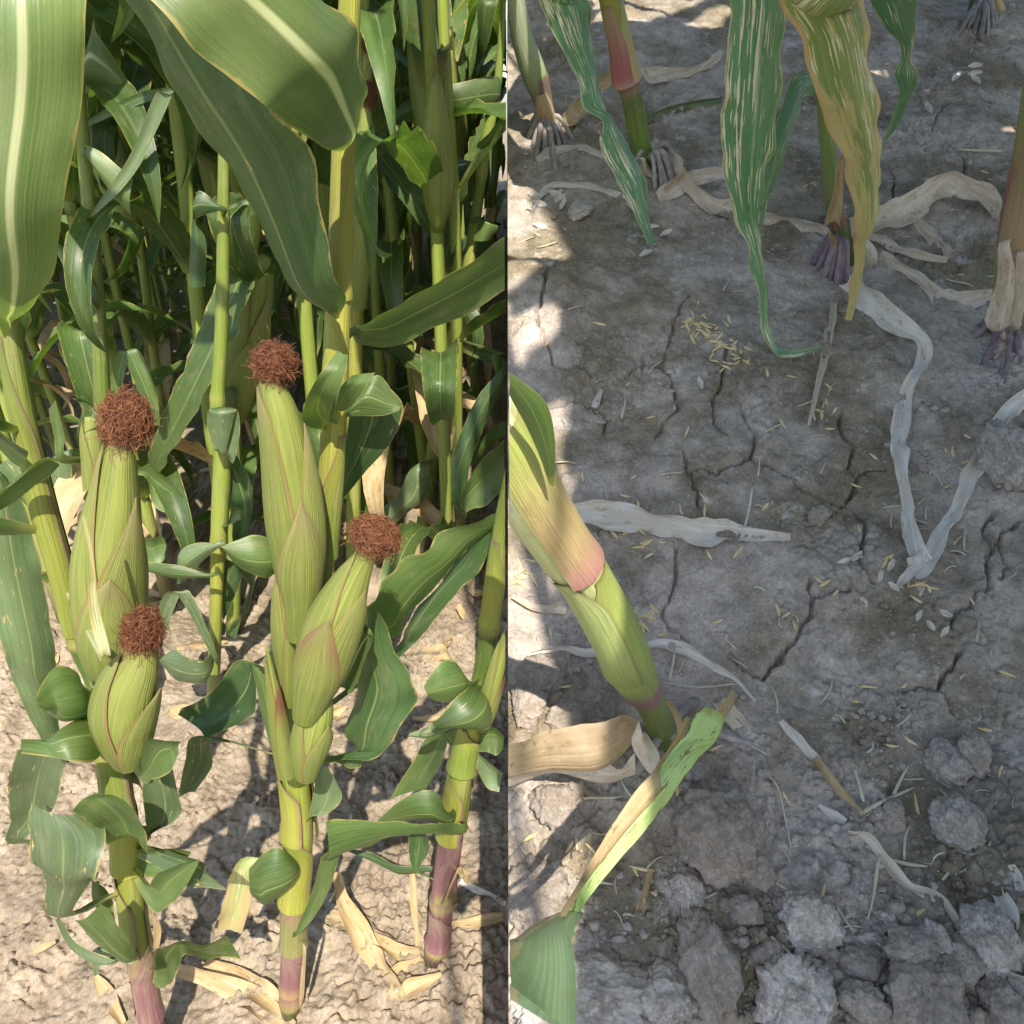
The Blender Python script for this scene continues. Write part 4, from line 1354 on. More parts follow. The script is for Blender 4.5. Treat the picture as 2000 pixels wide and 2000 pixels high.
# the far end of the field reads as one mass
co_, fc_, at_s, at_t, at_l = [], [], [], [], []
nv = 0
for k in range(150):
    yy_ = rg.uniform(6.7, 11)
    xx_ = -rg.uniform(0.35, 0.75 * yy_ + 1)
    T_ = Matrix.Translation((xx_, yy_, 0)) @ Matrix.Rotation(rg.uniform(0, 6.28), 4, 'Z') @ Matrix.Scale(rg.uniform(0.95, 1.2), 4)
    for nm, me_, mat, subs in PROTO[k % 5]:
        if nm not in ('leaf',):
            continue
        n_ = len(me_.vertices)
        a_ = np.empty(n_ * 3, np.float32)
        me_.vertices.foreach_get('co', a_)
        a_ = a_.reshape(-1, 3)
        Mx = np.array(T_)
        co_.append(a_ @ Mx[:3, :3].T + Mx[:3, 3])
        f_ = np.empty(len(me_.polygons) * 4, np.int32)
        me_.polygons.foreach_get('vertices', f_)
        fc_.append(f_.reshape(-1, 4) + nv)
        nv += n_
        for lst, an in ((at_s, 's'), (at_t, 't'), (at_l, 'l')):
            b_ = np.empty(n_, np.float32)
            me_.attributes[an].data.foreach_get('value', b_)
            lst.append(b_)
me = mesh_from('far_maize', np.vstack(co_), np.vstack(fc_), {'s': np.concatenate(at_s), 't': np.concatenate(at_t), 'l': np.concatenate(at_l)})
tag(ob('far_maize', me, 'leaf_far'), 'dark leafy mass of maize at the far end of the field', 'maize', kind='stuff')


# small weeds between the rows
def weed_mesh(seed):
    rng = random.Random(seed)
    bm = bmesh.new()
    H = rng.uniform(0.10, 0.20)
    nst = rng.randint(3, 5)
    for s_ in range(nst):
        a = rng.uniform(0, 6.28)
        sp = rng.uniform(0.15, 0.5)
        tip = Vector((math.cos(a) * sp * H, math.sin(a) * sp * H, H * rng.uniform(0.7, 1)))
        o1 = Vector((0.0012, 0, 0))
        v = [bm.verts.new(o1), bm.verts.new(-o1), bm.verts.new(tip - o1 * 0.4), bm.verts.new(tip + o1 * 0.4)]
        bm.faces.new(v)
        for j in range(14):
            t = rng.uniform(0.2, 1.0)
            c = tip * t
            b = rng.uniform(0, 6.28)
            el = rng.uniform(-0.3, 0.8)
            d = Vector((math.cos(b) * math.cos(el), math.sin(b) * math.cos(el), math.sin(el)))
            ln = rng.uniform(0.014, 0.032)
            w = d.cross(Vector((0, 0, 1))).normalized() * ln * 0.30
            bm.faces.new([bm.verts.new(c), bm.verts.new(c + d * ln * 0.5 - w), bm.verts.new(c + d * ln - Vector((0, 0, ln * 0.2))), bm.verts.new(c + d * ln * 0.5 + w)])
    m_ = bpy.data.meshes.new('weed')
    bm.to_mesh(m_)
    bm.free()
    m_.materials.append(M['weed'])
    return m_


WM = [weed_mesh(k) for k in range(5)]
wp = [(240, 470), (270, 450), (225, 620), (385, 520), (300, 560), (735, 330), (760, 360), (790, 380), (750, 420), (770, 470), (740, 520), (720, 560), (740, 600),
      (800, 720), (780, 745), (755, 880), (860, 480), (830, 540), (760, 300), (820, 330), (330, 740), (128, 760), (800, 690), (560, 880), (725, 640), (350, 480), (170, 660), (850, 420), (900, 400)]
for k, (u, v) in enumerate(wp):
    p = on_field(u, v + 40)
    if p.y > 5:
        p = Vector((p.x * 4 / p.y, 4.0, 0))
    o = bpy.data.objects.new('weed', WM[k % 5])
    COL.objects.link(o)
    o.location = p
    o.rotation_euler = (0, 0, k * 1.7)
    o.scale = [0.8 + 0.5 * rg.random()] * 3
    tag(o, 'small leafy green weed on the soil between the maize rows', 'weed', 'weeds between the field rows')

# fallen dry leaves in the field
def litter(rows, mat, label, where='field', cat='dry leaf', lift=0.006, camber=0.25, wave=0.25, group=None, name='dry_leaf', roll=0.5, sub=6):
    """rows (u, v, width px[, height m]) of the middle line lying on the ground"""
    up = Vector((0, 0, 1)) if where == 'field' else BN
    pts, ws, hs_ = [], [], []
    for r in rows:
        h = r[3] if len(r) > 3 else 0.0
        p = on_field(r[0], r[1], lift + h) if where == 'field' else on_bank(r[0], r[1], lift + h)
        pts.append(p)
        ws.append(r[2] * 1.3 / F * depth(p))
    L, R = [], []
    ph = random.uniform(0, 6)
    n = len(pts)
    for i in range(n):
        tg = (pts[min(i + 1, n - 1)] - pts[max(i - 1, 0)]).normalized()
        vw = (CAM - pts[i]).normalized()
        side = tg.cross(vw).normalized()
        ro = roll * math.sin(i * 1.3 + ph)
        side = (side * math.cos(ro) + side.cross(tg) * math.sin(ro)).normalized()
        sgn = 1
        L.append(pts[i] - side * ws[i] / 2)
        R.append(pts[i] + side * ws[i] / 2)
    for q in (L, R):
        for i in range(n):
            # keep both edges above the soil
            gz = float((field_h(np.array([q[i].x]), np.array([q[i].y]))[0]) if where == 'field' else rz(q[i].x, q[i].y))
            if q[i].z < gz + 0.0015:
                q[i].z = gz + 0.0015
    me_ = leaf_mesh(name, L, R, camber, wave, 0.05, sub, 6)
    return tag(ob(name, me_, mat), label, cat, group)


litter([(345, 1893, 18, 0.02), (410, 1915, 24, 0.015), (480, 1945, 36), (545, 1990, 30), (570, 2010, 20)], 'dry', 'tan dry leaf lying from the leaning stalk to the middle plant')
litter([(400, 1880, 14, 0.01), (460, 1905, 26), (510, 1940, 34), (548, 1965, 26)], 'dry', 'broad folded tan leaf at the foot of the middle plant')
litter([(655, 1706, 14, 0.10), (672, 1760, 22, 0.06), (700, 1815, 34, 0.02), (735, 1880, 28), (770, 1930, 24), (785, 1950, 12)], 'dry', 'long brown curled leaf hanging down between the middle and purple stalks')
litter([(640, 1785, 12), (668, 1800, 22), (690, 1815, 20), (712, 1850, 12)], 'dry', 'short pale dry leaf on soil beside the middle plant')
litter([(712, 1815, 10), (750, 1845, 22), (790, 1862, 22), (818, 1860, 14)], 'dry', 'straight tan dry leaf pointing to the purple stalk foot')
litter([(784, 1945, 14), (800, 1930, 26), (835, 1915, 16), (862, 1902, 8)], 'dry', 'pointed tan leaf bent at the purple stalk foot')
litter([(770, 1910, 18), (790, 1895, 22), (820, 1880, 20), (826, 1868, 10)], 'dry', 'small cupped tan leaf against the purple stalk')
litter([(805, 1700, 9, 0.06), (808, 1750, 11, 0.04), (812, 1800, 11, 0.02), (816, 1850, 8)], 'dry', 'thin upright dry strip before the purple stalk')
litter([(898, 1720, 8), (930, 1738, 12), (960, 1752, 10), (988, 1765, 8)], 'dry_pale', 'bleached straw strip on sunny soil by the bank foot')
litter([(880, 1805, 8), (930, 1800, 16), (985, 1790, 14)], 'dry', 'flat dry strip on soil beside the purple stalk')
litter([(185, 1905, 8), (205, 1935, 20), (225, 1970, 18), (240, 1998, 10)], 'dry', 'brown dry leaf near the leaning stalk foot')
litter([(64, 1862, 6), (85, 1850, 10), (108, 1838, 6)], 'dry', 'little dry leaf scrap on bare soil left of all stalks')
litter([(330, 1390, 12), (355, 1395, 30), (390, 1400, 24), (420, 1395, 10)], 'dry', 'dry leaf heap under the slender plant')
litter([(800, 1265, 10), (830, 1280, 30), (860, 1272, 24), (880, 1290, 8)], 'dry', 'dry leaf on sunlit soil under the long bent leaf')
rl = random.Random(3)
for k in range(46):
    u = rl.uniform(20, 970)
    v = rl.uniform(620, 1420)
    a = rl.uniform(0, 6.28)
    ln = rl.uniform(18, 55)
    rows = [(u + math.cos(a) * ln * t + rl.uniform(-4, 4), v + math.sin(a) * ln * 0.4 * t + rl.uniform(-3, 3), w_ * rl.uniform(0.7, 1.2)) for t, w_ in ((-1, 5), (-0.4, 13), (0.3, 14), (1, 5))]
    litter(rows, 'dry', 'shrivelled dry leaf among the field stalks', group='dry leaves among the field stalks', sub=4)

# ------------------------------------------------------------------ plants on the bank
def bplant(label, u, v):
    b = on_bank(u, v, -0.004)
    p = Plant(label, b, atn_base=b)
    RIGHT.append(p)
    return p


def root_mesh(pts, r0, r1):
    P = cr([tuple(p) for p in pts], 4)
    R = np.linspace(r0, r1, len(P)) * (1 + 0.12 * np.sin(np.arange(len(P)) * 1.9))
    return tube_mesh('brace_root', P, R, None, 8)


def roots(pl, c, ends, r=0.0045, mat='root', rise=0.03):
    """brace roots from the stalk centre c (3d) to pixel ends on the soil"""
    for (u, v) in ends:
        e = on_bank(u, v, -0.004)
        mid = (c + e) / 2 + BN * rise * random.uniform(0.5, 0.8)
        rr = r * random.uniform(0.75, 1.2)
        ob('brace_root', root_mesh([c, c * 0.6 + mid * 0.4 + BN * 0.004, mid, e], rr, rr * 0.75), mat, pl.root)


PALEG = (0.34, 0.42, 0.20)
R1 = bplant('pale green maize stalk with a peeling tan sheath and whitish splayed roots', 1066, 262)
R1.stalk([(1068, 262, 40), (1064, 240, 38), (1060, 200, 34), (1044, 147, 48), (1022, 80, 43), (1006, 0, 40), (990, -80, 40), (965, -220, 38)],
         [(280, (0.40, 0.32, 0.22)), (215, (0.34, 0.28, 0.16)), (190, (0.26, 0.18, 0.14)), (150, PALEG), (0, (0.50, 0.54, 0.38)), (-300, GREEN)])
R1.sheath(262, 130, 0.6, (0.42, 0.33, 0.20), (0.24, 0.14, 0.13), k=1.15, half=1.4, rim=(0.4, 0.32, 0.2), seam=False)
R1.leaf([(1048, 185, 1066, 180), (1046, 215, 1080, 208), (1060, 250, 1088, 245), (1072, 276, 1096, 268)], 'dry', d=-0.02, camber=0.3)
cR1 = atn(1064, 228, R1.P0)
roots(R1, cR1, [(1032, 272), (1040, 292), (1052, 305), (1064, 312), (1078, 318), (1086, 335), (1096, 296), (1108, 288), (1122, 278), (1034, 250), (1046, 318), (1100, 280)], 0.0062)
R1.leaf([(1056, -60, 1120, -60), (1052, 0, 1149, 0), (1076, 53, 1156, 53), (1102, 107, 1161, 107), (1129, 160, 1169, 160), (1142, 212, 1182, 213), (1176, 234, 1193, 232), (1176, 262, 1206, 250), (1170, 278, 1222, 277), (1201, 347, 1260, 347),
         (1230, 400, 1266, 400), (1268, 478, 1271, 477)], 'leaf_scar', d=-0.06, dy=(-0.16, -0.17, -0.21, -0.27, -0.34), roll=0.03, camber=0.12, vee=0.10,
        base3=(atn(985, -190, R1.P0, -0.01), atn(1010, -200, R1.P0, -0.01)))
R2 = bplant('rosy maize stalk with a swollen joint above a bright green foot', 1262, 330)
R2.stalk([(1262, 334, 40), (1258, 318, 40), (1248, 267, 40), (1232, 180, 42), (1226, 162, 48), (1222, 150, 54), (1212, 90, 47), (1193, 0, 46), (1178, -90, 44), (1160, -240, 42), (1140, -420, 38)],
         [(340, (0.10, 0.14, 0.03)), (300, (0.11, 0.19, 0.03)), (250, (0.16, 0.26, 0.04)), (185, (0.14, 0.19, 0.06)), (168, (0.34, 0.24, 0.17)), (150, (0.42, 0.24, 0.15)), (120, (0.44, 0.30, 0.10)), (60, (0.36, 0.36, 0.10)), (0, YEL), (-400, GREEN)])
R2.sheath(158, -10, -0.75, (0.44, 0.14, 0.16), (0.46, 0.34, 0.22), base_col=(0.50, 0.28, 0.24), k=1.06, half=1.0, rim=(0.36, 0.22, 0.14), seam=False)
R2.sheath(158, -10, 1.0, (0.56, 0.42, 0.15), (0.44, 0.50, 0.15), base_col=(0.54, 0.34, 0.22), k=1.055, half=1.3, rim=(0.36, 0.30, 0.14), seam=False)
cR2 = atn(1262, 312, R2.P0)
roots(R2, cR2, [(1326, 332), (1330, 345), (1326, 358), (1318, 370), (1306, 376), (1295, 370), (1232, 345), (1340, 326), (1208, 396), (1280, 372)], 0.007, 'root', 0.05)
R2.leaf([(1250, 308, 1262, 318), (1244, 325, 1275, 335), (1262, 352, 1290, 345), (1290, 366, 1296, 372)], 'dry_grey', d=-0.03, camber=0.3)
R3 = bplant('maize plant with a dark knobbly foot under hanging scarred leaves', 1645, 515)
R3.stalk([(1650, 520, 34), (1648, 500, 40), (1646, 470, 42), (1640, 440, 36), (1628, 400, 34), (1620, 310, 32), (1608, 207, 24), (1600, 100, 24), (1592, -60, 24), (1580, -300, 24)],
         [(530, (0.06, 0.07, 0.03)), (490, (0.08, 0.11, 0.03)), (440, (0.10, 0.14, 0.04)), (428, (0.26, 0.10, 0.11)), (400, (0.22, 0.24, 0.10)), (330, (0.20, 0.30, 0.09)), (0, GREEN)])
R3.leaf([(1610, 440, 1640, 440), (1626, 380, 1646, 385), (1634, 320, 1648, 325), (1644, 300, 1650, 302)], 'dry', d=-0.03, camber=0.3)
R3.leaf([(1616, 450, 1632, 465), (1626, 485, 1640, 495), (1640, 520, 1660, 515)], 'dry', d=-0.035, camber=0.3)
R3.leaf([(1660, 430, 1676, 425), (1664, 470, 1690, 460), (1680, 510, 1712, 490), (1702, 548, 1716, 545)], 'dry_grey', d=-0.01, camber=0.25)
cR3 = atn(1632, 462, R3.P0)
roots(R3, cR3, [(1582, 512), (1595, 528), (1608, 545), (1620, 552), (1632, 560), (1640, 562), (1652, 556), (1602, 438), (1608, 425), (1585, 520)], 0.0068, 'root_purple', 0.035)
R3.leaf([(1436, -80, 1520, -80), (1428, -10, 1534, -10), (1420, 90, 1527, 90), (1412, 187, 1526, 170), (1408, 267, 1513, 267), (1417, 347, 1496, 347), (1436, 427, 1485, 427), (1462, 500, 1489, 500), (1480, 580, 1498, 570), (1488, 640, 1503, 640),
         (1512, 692, 1520, 674), (1545, 698, 1550, 682), (1606, 681, 1607, 683)], 'leaf_scar', d=-0.10, dy=(-0.10, -0.10, -0.10, -0.13, -0.19), roll=0.02, camber=0.12, vee=0.06, wave=0.08,
        base3=(atn(1575, -230, R3.P0, -0.02), atn(1592, -240, R3.P0, -0.02)))
R3.leaf([(1592, 140, 1590, 188), (1552, 148, 1574, 190), (1530, 200, 1555, 233), (1510, 270, 1536, 285), (1498, 320, 1524, 340), (1488, 372, 1502, 386), (1483, 440, 1490, 440)], 'leaf_slight', d=-0.10, dy=(0.06, -0.06, -0.10), camber=0.12)
R4 = bplant('red-flushed maize stalk with a frayed straw sheath and long purple roots', 1958, 640)
R4.stalk([(1960, 650, 44), (1963, 600, 46), (1970, 550, 52), (1978, 490, 60), (1990, 420, 62), (2012, 290, 56), (2035, 120, 54), (2060, -60, 50), (2085, -300, 46)],
         [(660, (0.40, 0.32, 0.18)), (560, (0.30, 0.33, 0.10)), (500, (0.34, 0.36, 0.12)), (490, (0.44, 0.32, 0.20)), (440, (0.34, 0.12, 0.11)), (350, (0.36, 0.13, 0.11)), (280, (0.34, 0.30, 0.12)), (0, GREEN)])
R4.leaf([(1950, 480, 1972, 480), (1948, 540, 1985, 540), (1930, 600, 1978, 610), (1924, 632, 1970, 642), (1950, 658, 1966, 662)], 'dry_grey', d=-0.035, camber=0.16, jag=0.08)
R4.leaf([(1985, 500, 2004, 500), (1980, 560, 2004, 570), (1970, 620, 1996, 628), (1978, 645, 1986, 648)], 'dry_grey', d=-0.035, camber=0.16, jag=0.08)
R4.sheath(490, 240, -0.9, (0.46, 0.34, 0.20), (0.40, 0.30, 0.16), k=1.06, half=0.8, rim=(0.44, 0.34, 0.2), seam=False)
cR4 = atn(1955, 622, R4.P0)
roots(R4, cR4, [(1916, 722), (1922, 716), (1960, 756), (1990, 682), (1900, 662), (1908, 640), (1985, 700), (1940, 690)], 0.0055, 'root_purple', 0.03)
R4.leaf([(1560, -60, 1700, -60), (1521, 0, 1690, 0), (1565, 78, 1694, 78), (1593, 181, 1711, 181), (1622, 259, 1722, 259), (1653, 336, 1718, 336), (1668, 435, 1708, 435), (1671, 468, 1684, 470), (1668, 500, 1682, 500), (1660, 560, 1674, 556), (1650, 625, 1652, 623)],
        'leaf_tan', d=-0.22, dy=(-0.06, -0.04, 0, 0.04), roll=0.03, camber=0.12, vee=0.06,
        base3=(atn(1640, -330, R3.P0, -0.15), atn(1680, -330, R3.P0, -0.15)))
R4.leaf([(1700, -60, 1775, -60), (1699, 0, 1790, 0), (1728, 52, 1788, 52), (1757, 85, 1786, 90), (1760, 116, 1779, 116), (1747, 142, 1791, 142), (1756, 181, 1784, 181), (1741, 233, 1760, 233), (1725, 275, 1731, 274)], 'leaf_slight', d=0.02, camber=0.15,
        base3=(atn(1740, -230, R4.P0, 0.1), atn(1765, -230, R4.P0, 0.1)))
R6 = bplant('maize plant at the bank top with a bleached root crown', 1915, 20)
R6.stalk([(1915, 24, 34), (1918, -20, 34), (1925, -120, 32), (1935, -300, 30)], [(40, TANC), (-60, GREEN), (-300, GREEN)])
roots(R6, atn(1916, 0, R6.P0), [(1890, 56), (1902, 70), (1915, 76), (1928, 72), (1940, 60), (1885, 40), (1870, 70), (1945, 45)], 0.006, 'root', 0.03)
R6.leaf([(1925, 0, 1955, -10), (1940, 30, 1965, 15), (1975, 60, 1985, 40), (2000, 95, 2010, 70)], 'dry', d=-0.02, camber=0.3)
R6.leaf([(1905, -20, 1895, -5), (1900, 20, 1878, 60), (1870, 62, 1838, 84), (1830, 64, 1800, 86), (1788, 72, 1788, 84)], 'leaf_slight', d=-0.02, camber=0.15)
# the near stalk; sunlight is painted into its upper stalk and sheath colours
R5 = bplant('thick sunlit maize stalk leaning over the clods with a split green leaf strip', 1300, 1448)
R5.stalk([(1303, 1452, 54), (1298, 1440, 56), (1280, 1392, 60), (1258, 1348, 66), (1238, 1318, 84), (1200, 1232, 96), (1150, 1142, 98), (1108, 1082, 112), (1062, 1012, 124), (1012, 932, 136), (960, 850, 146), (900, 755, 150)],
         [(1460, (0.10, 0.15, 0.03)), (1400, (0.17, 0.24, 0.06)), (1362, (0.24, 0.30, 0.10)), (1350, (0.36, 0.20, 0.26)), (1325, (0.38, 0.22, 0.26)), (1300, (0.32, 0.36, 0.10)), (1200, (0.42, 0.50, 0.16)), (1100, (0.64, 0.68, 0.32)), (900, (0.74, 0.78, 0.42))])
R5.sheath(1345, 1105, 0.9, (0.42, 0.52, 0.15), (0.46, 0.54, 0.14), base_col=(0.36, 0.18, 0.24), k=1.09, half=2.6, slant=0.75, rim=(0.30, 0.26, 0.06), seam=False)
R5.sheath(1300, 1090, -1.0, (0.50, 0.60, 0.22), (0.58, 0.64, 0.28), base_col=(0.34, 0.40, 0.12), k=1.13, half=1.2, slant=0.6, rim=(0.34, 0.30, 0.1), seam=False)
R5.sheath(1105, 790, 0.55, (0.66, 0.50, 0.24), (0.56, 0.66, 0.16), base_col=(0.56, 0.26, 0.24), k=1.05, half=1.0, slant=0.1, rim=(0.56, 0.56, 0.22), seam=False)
R5.leaf([(1072, 945, 1082, 950), (1050, 880, 1084, 862), (1010, 800, 1068, 790), (975, 740, 1020, 745), (930, 690, 960, 700)], 'leaf', d=-0.02, camber=0.12, flip=-1)
R5.leaf([(1374, 1378, 1400, 1412), (1335, 1430, 1376, 1466), (1288, 1500, 1351, 1500), (1200, 1607, 1273, 1607), (1143, 1713, 1182, 1713), (1098, 1785, 1119, 1797)], 'strip', d=-0.05, dy=(0, -0.04, -0.08, -0.13, -0.17), camber=0.25, join=False)
R5.leaf([(1340, 1400, 1348, 1404), (1300, 1470, 1312, 1480), (1262, 1520, 1276, 1540), (1195, 1612, 1212, 1625), (1135, 1715, 1146, 1720), (1090, 1790, 1098, 1795)], 'dry', d=-0.062, dy=(0, -0.04, -0.08, -0.13, -0.17), camber=0.3, join=False)
R5.leaf([(1104, 1778, 1122, 1800), (1056, 1806, 1119, 1832), (1005, 1842, 1092, 1882), (955, 1890, 1010, 1962)], 'leaf_pale', d=-0.215, dy=(0, -0.06), camber=0.10, vee=0.14, wave=0.06, join=False)
R5.leaf([(1084, 1788, 1102, 1786), (1050, 1800, 1064, 1806), (1005, 1832, 1020, 1846), (960, 1860, 970, 1890)], 'dry_grey', d=-0.205, dy=(0, -0.05), camber=0.2, jag=0.1, join=False)
cR5 = atn(1300, 1425, R5.P0)
roots(R5, cR5, [(1440, 1440), (1470, 1455), (1400, 1420), (1235, 1520), (1350, 1530), (1360, 1370), (1395, 1455)], 0.0065, 'root', 0.025)
R5.leaf([(985, 1462, 992, 1496), (1012, 1447, 1022, 1487), (1065, 1428, 1080, 1474), (1150, 1412, 1168, 1468), (1210, 1402, 1214, 1446), (1245, 1408, 1246, 1424)][::-1], 'dry_brown', d=-0.045, camber=0.35, jag=0.03, join=False)
R5.leaf([(1240, 1470, 1236, 1500), (1180, 1480, 1170, 1515), (1080, 1478, 1080, 1500), (990, 1480, 990, 1520)], 'dry_grey', d=-0.045, camber=0.25, wave=0.2, join=False)
R5.leaf([(1248, 1408, 1258, 1428), (1234, 1455, 1286, 1470), (1262, 1505, 1292, 1506)], 'dry_pale', d=-0.07, camber=0.2, join=False)
R5.leaf([(1300, 1368, 1308, 1366), (1318, 1405, 1330, 1402), (1322, 1445, 1336, 1440), (1295, 1500, 1306, 1505)], 'dry', d=-0.045, camber=0.2, join=False)

# upper leaves of these plants and of plants outside the picture shade the bank
CPROTO = [build_maize(200 + k, 2.2, 16, 'leaf_far', 0.7, False, 1.25) for k in range(4)]


def keep_canopy(nm, me_, MW):
    n_ = len(me_.vertices)
    a_ = np.empty(n_ * 3, np.float32)
    me_.vertices.foreach_get('co', a_)
    Mx = np.array(MW)
    W = a_.reshape(-1, 3) @ Mx[:3, :3].T + Mx[:3, 3]
    d = W - np.array(CAM)
    z = d[:, 1] * CP - d[:, 2] * SP
    xi = d[:, 0] / np.maximum(z, 1e-4) * F
    yi = (d[:, 1] * SP + d[:, 2] * CP) / np.maximum(z, 1e-4) * F
    inside = (z > 0) & (xi > -1030) & (xi < 1060) & (yi > -1060) & (yi < 1060)
    if inside.any() or W[:, 0].min() < 0.03:
        return False
    t = (W[:, 2] - bank_z(W[:, 1])) / (SUNV.z - TB * SUNV.y)
    xl = W[:, 0] - SUNV.x * t
    yl = W[:, 1] - SUNV.y * t
    return nm == 'stalk' or xl.min() > (-0.03 if yl.min() > 0.98 else 0.03)


rc = random.Random(17)
k = 0
for yy_ in np.arange(-1.40, -0.05, 0.26):
    for xx_ in (0.26, 0.50, 0.76, 1.02):
        x_, y_ = xx_ + rc.uniform(-0.05, 0.05), yy_ + rc.uniform(-0.06, 0.06)
        plant_copy(CPROTO[k % 4], (x_, y_, rz(x_, 0.15) - 0.06 if y_ < 0.15 else rz(x_, y_)), rc.uniform(0, 6.28), rc.uniform(0.95, 1.2) if yy_ < -0.6 else rc.uniform(1.2, 1.5),
                   'tall maize plant in the stand behind and beside the bank', 'maize stand shading the bank', keep_canopy)
        k += 1
for y_ in np.arange(0.1, 2.9, 0.20):
    for off in (0.10, 0.38):
        x_ = 0.30 + 0.43 * max(y_, 0.3) + off + rc.uniform(-0.04, 0.04)
        plant_copy(CPROTO[k % 4], (x_, y_, rz(x_, max(min(y_, 2.6), 0.15)) - 0.02), rc.uniform(-0.5, 0.5), rc.uniform(0.8, 1.1),
                   'tall maize plant in the stand behind and beside the bank', 'maize stand shading the bank', keep_canopy)
        k += 1
for pl in (R1, R2, R3, R4, R6):          # crowns of the plants whose feet are in view
    P = pl.P
    d_ = Vector(P[-1] - P[-5]).normalized()
    top_ = Vector(P[-1])
    d_ = (d_ + Vector((0.10, 0, 0.6))).normalized()
    ext = [top_ + d_ * (0.16 * j) + Vector((0, 0, 0.012 * j * j)) for j in range(0, 7)]
    EP = cr([tuple(e) for e in ext], 3)
    ob('stalk', tube_mesh('stalk', EP, np.linspace(pl.R[-1], 0.006, len(EP)), lambda t, a, l: lerp(GREEN, YEL, t * 0.3)), 'skin', pl.root)
    for j in range(1, 7):
        for q in range(4):
            for tr_ in range(8):
                a = rc.uniform(0, 6.28)
                L, Rr = arc_leaf(rc, rc.uniform(0.5, 0.8), rc.uniform(0.08, 0.105), rc.uniform(0.5, 1.1), rc.uniform(0.8, 1.9), rc.uniform(-0.8, 0.8))
                me_ = leaf_mesh('leaf', L, Rr, -0.10, 0.10, -0.10, 2, 6)
                Tm = Matrix.Translation(ext[j]) @ Matrix.Rotation(a, 4, 'Z')
                if keep_canopy('leaf', me_, Tm):
                    me_.transform(Tm)
                    ob('leaf', me_, 'leaf_far', pl.root)
                    break
                bpy.data.meshes.remove(me_)

# ------------------------------------------------------------------ litter on the bank
def bl(rows, mat, label, **kw):
    return litter(rows, mat, label, 'bank', **kw)


bl([(1112, 998, 24, 0.02), (1180, 1006, 44, 0.02), (1260, 1020, 44, 0.01), (1330, 1035, 36, 0.01), (1380, 1040, 46, 0.01), (1420, 1035, 30), (1470, 1045, 22), (1545, 1048, 12)], 'dry_pale', 'long crinkled pale leaf lying behind the thick sunlit stalk', roll=0.5)
bl([(1650, 548, 20), (1700, 590, 38, 0.01), (1750, 630, 34, 0.01), (1795, 655, 22, 0.01), (1806, 690, 22), (1790, 730, 18), (1770, 765, 20), (1760, 820, 26), (1757, 870, 26), (1763, 930, 16), (1772, 980, 18), (1776, 1030, 24), (1790, 1070, 26), (1800, 1095, 30)],
   'dry_pale', 'long twisted bleached leaf running down from the knobbly foot', roll=0.45, lift=0.012)
bl([(1795, 1130, 8), (1792, 1108, 40), (1812, 1090, 28), (1840, 1040, 24), (1870, 990, 18), (1890, 940, 26), (1915, 900, 28), (1935, 860, 24), (1950, 830, 22), (1975, 800, 26), (2010, 770, 24)],
   'dry_pale', 'bleached leaf ribbon slanting up to the bank edge, making a V', roll=0.45, lift=0.012)
bl([(1752, 1150, 6), (1765, 1132, 14), (1785, 1115, 16), (1800, 1108, 10)], 'dry_pale', 'torn white leaf end at the point of the V')
bl([(1272, 272, 14, 0.03), (1310, 310, 22, 0.03), (1345, 360, 22, 0.02), (1378, 393, 22, 0.01), (1420, 412, 34), (1470, 425, 24), (1530, 440, 28), (1590, 452, 30), (1618, 458, 18)], 'dry_grey', 'long kinked straw leaf linking the green foot to the knobbly foot', roll=0.7)
bl([(1690, 432, 40, 0.01), (1760, 415, 46, 0.02), (1810, 385, 40, 0.03), (1850, 355, 35, 0.04), (1880, 365, 30, 0.03), (1910, 375, 30, 0.02), (1940, 395, 24, 0.01), (1948, 425, 6)], 'dry_grey', 'broad arched tan leaf lying right of the yellowing leaf')
bl([(1745, 440, 10), (1780, 425, 14, 0.01), (1810, 450, 18, 0.01), (1835, 480, 22), (1850, 505, 18)], 'dry_grey', 'small tightly twisted grey leaf below the arched one', roll=1.2)
bl([(1715, 500, 20), (1770, 535, 25), (1815, 565, 22), (1835, 585, 36), (1880, 590, 34), (1940, 582, 28)], 'dry_grey', 'bent straw leaf reaching the red-flushed stalk')
bl([(1688, 455, 10), (1730, 478, 20), (1790, 500, 18), (1850, 510, 10)], 'dry_grey', 'narrow grey leaf tucked under the arched tan leaf')
bl([(1108, 238, 24, 0.01), (1150, 192, 24, 0.03), (1197, 143, 16, 0.05)], 'dry', 'stiff tan strip between the pale and rosy stalks')
bl([(1250, 130, 12, 0.03), (1275, 145, 25, 0.02), (1320, 148, 22), (1360, 140, 18), (1400, 115, 16), (1412, 98, 10)], 'dry_grey', 'curled brown-grey leaf behind the rosy stalk')
bl([(1035, 407, 8), (1055, 382, 12), (1082, 362, 10), (1150, 365, 10), (1200, 378, 10), (1228, 395, 10), (1248, 418, 6)], 'dry_pale', 'thin bent white straw below the pale stalk')
bl([(1295, 392, 34, 0.0), (1325, 362, 30, 0.01), (1370, 345, 22, 0.02), (1418, 338, 20, 0.02)], 'dry_grey', 'short flared straw leaf at the green foot')
bl([(1050, 312, 8), (1075, 298, 16), (1110, 293, 14), (1140, 292, 18), (1178, 304, 10)], 'dry_pale', 'white papery strip trailing from the splayed roots')
bl([(1217, 250, 4), (1260, 235, 14), (1330, 215, 18), (1412, 198, 14)], 'leaf_grey', 'fallen grey-green leaf strip behind the rosy stalk', cat='leaf', name='fallen_leaf')
bl([(1525, 1408, 14), (1560, 1450, 18), (1590, 1480, 16), (1610, 1505, 12)], 'dry_pale', 'ragged white stalk strip on the soil below the cracks', roll=0.9)
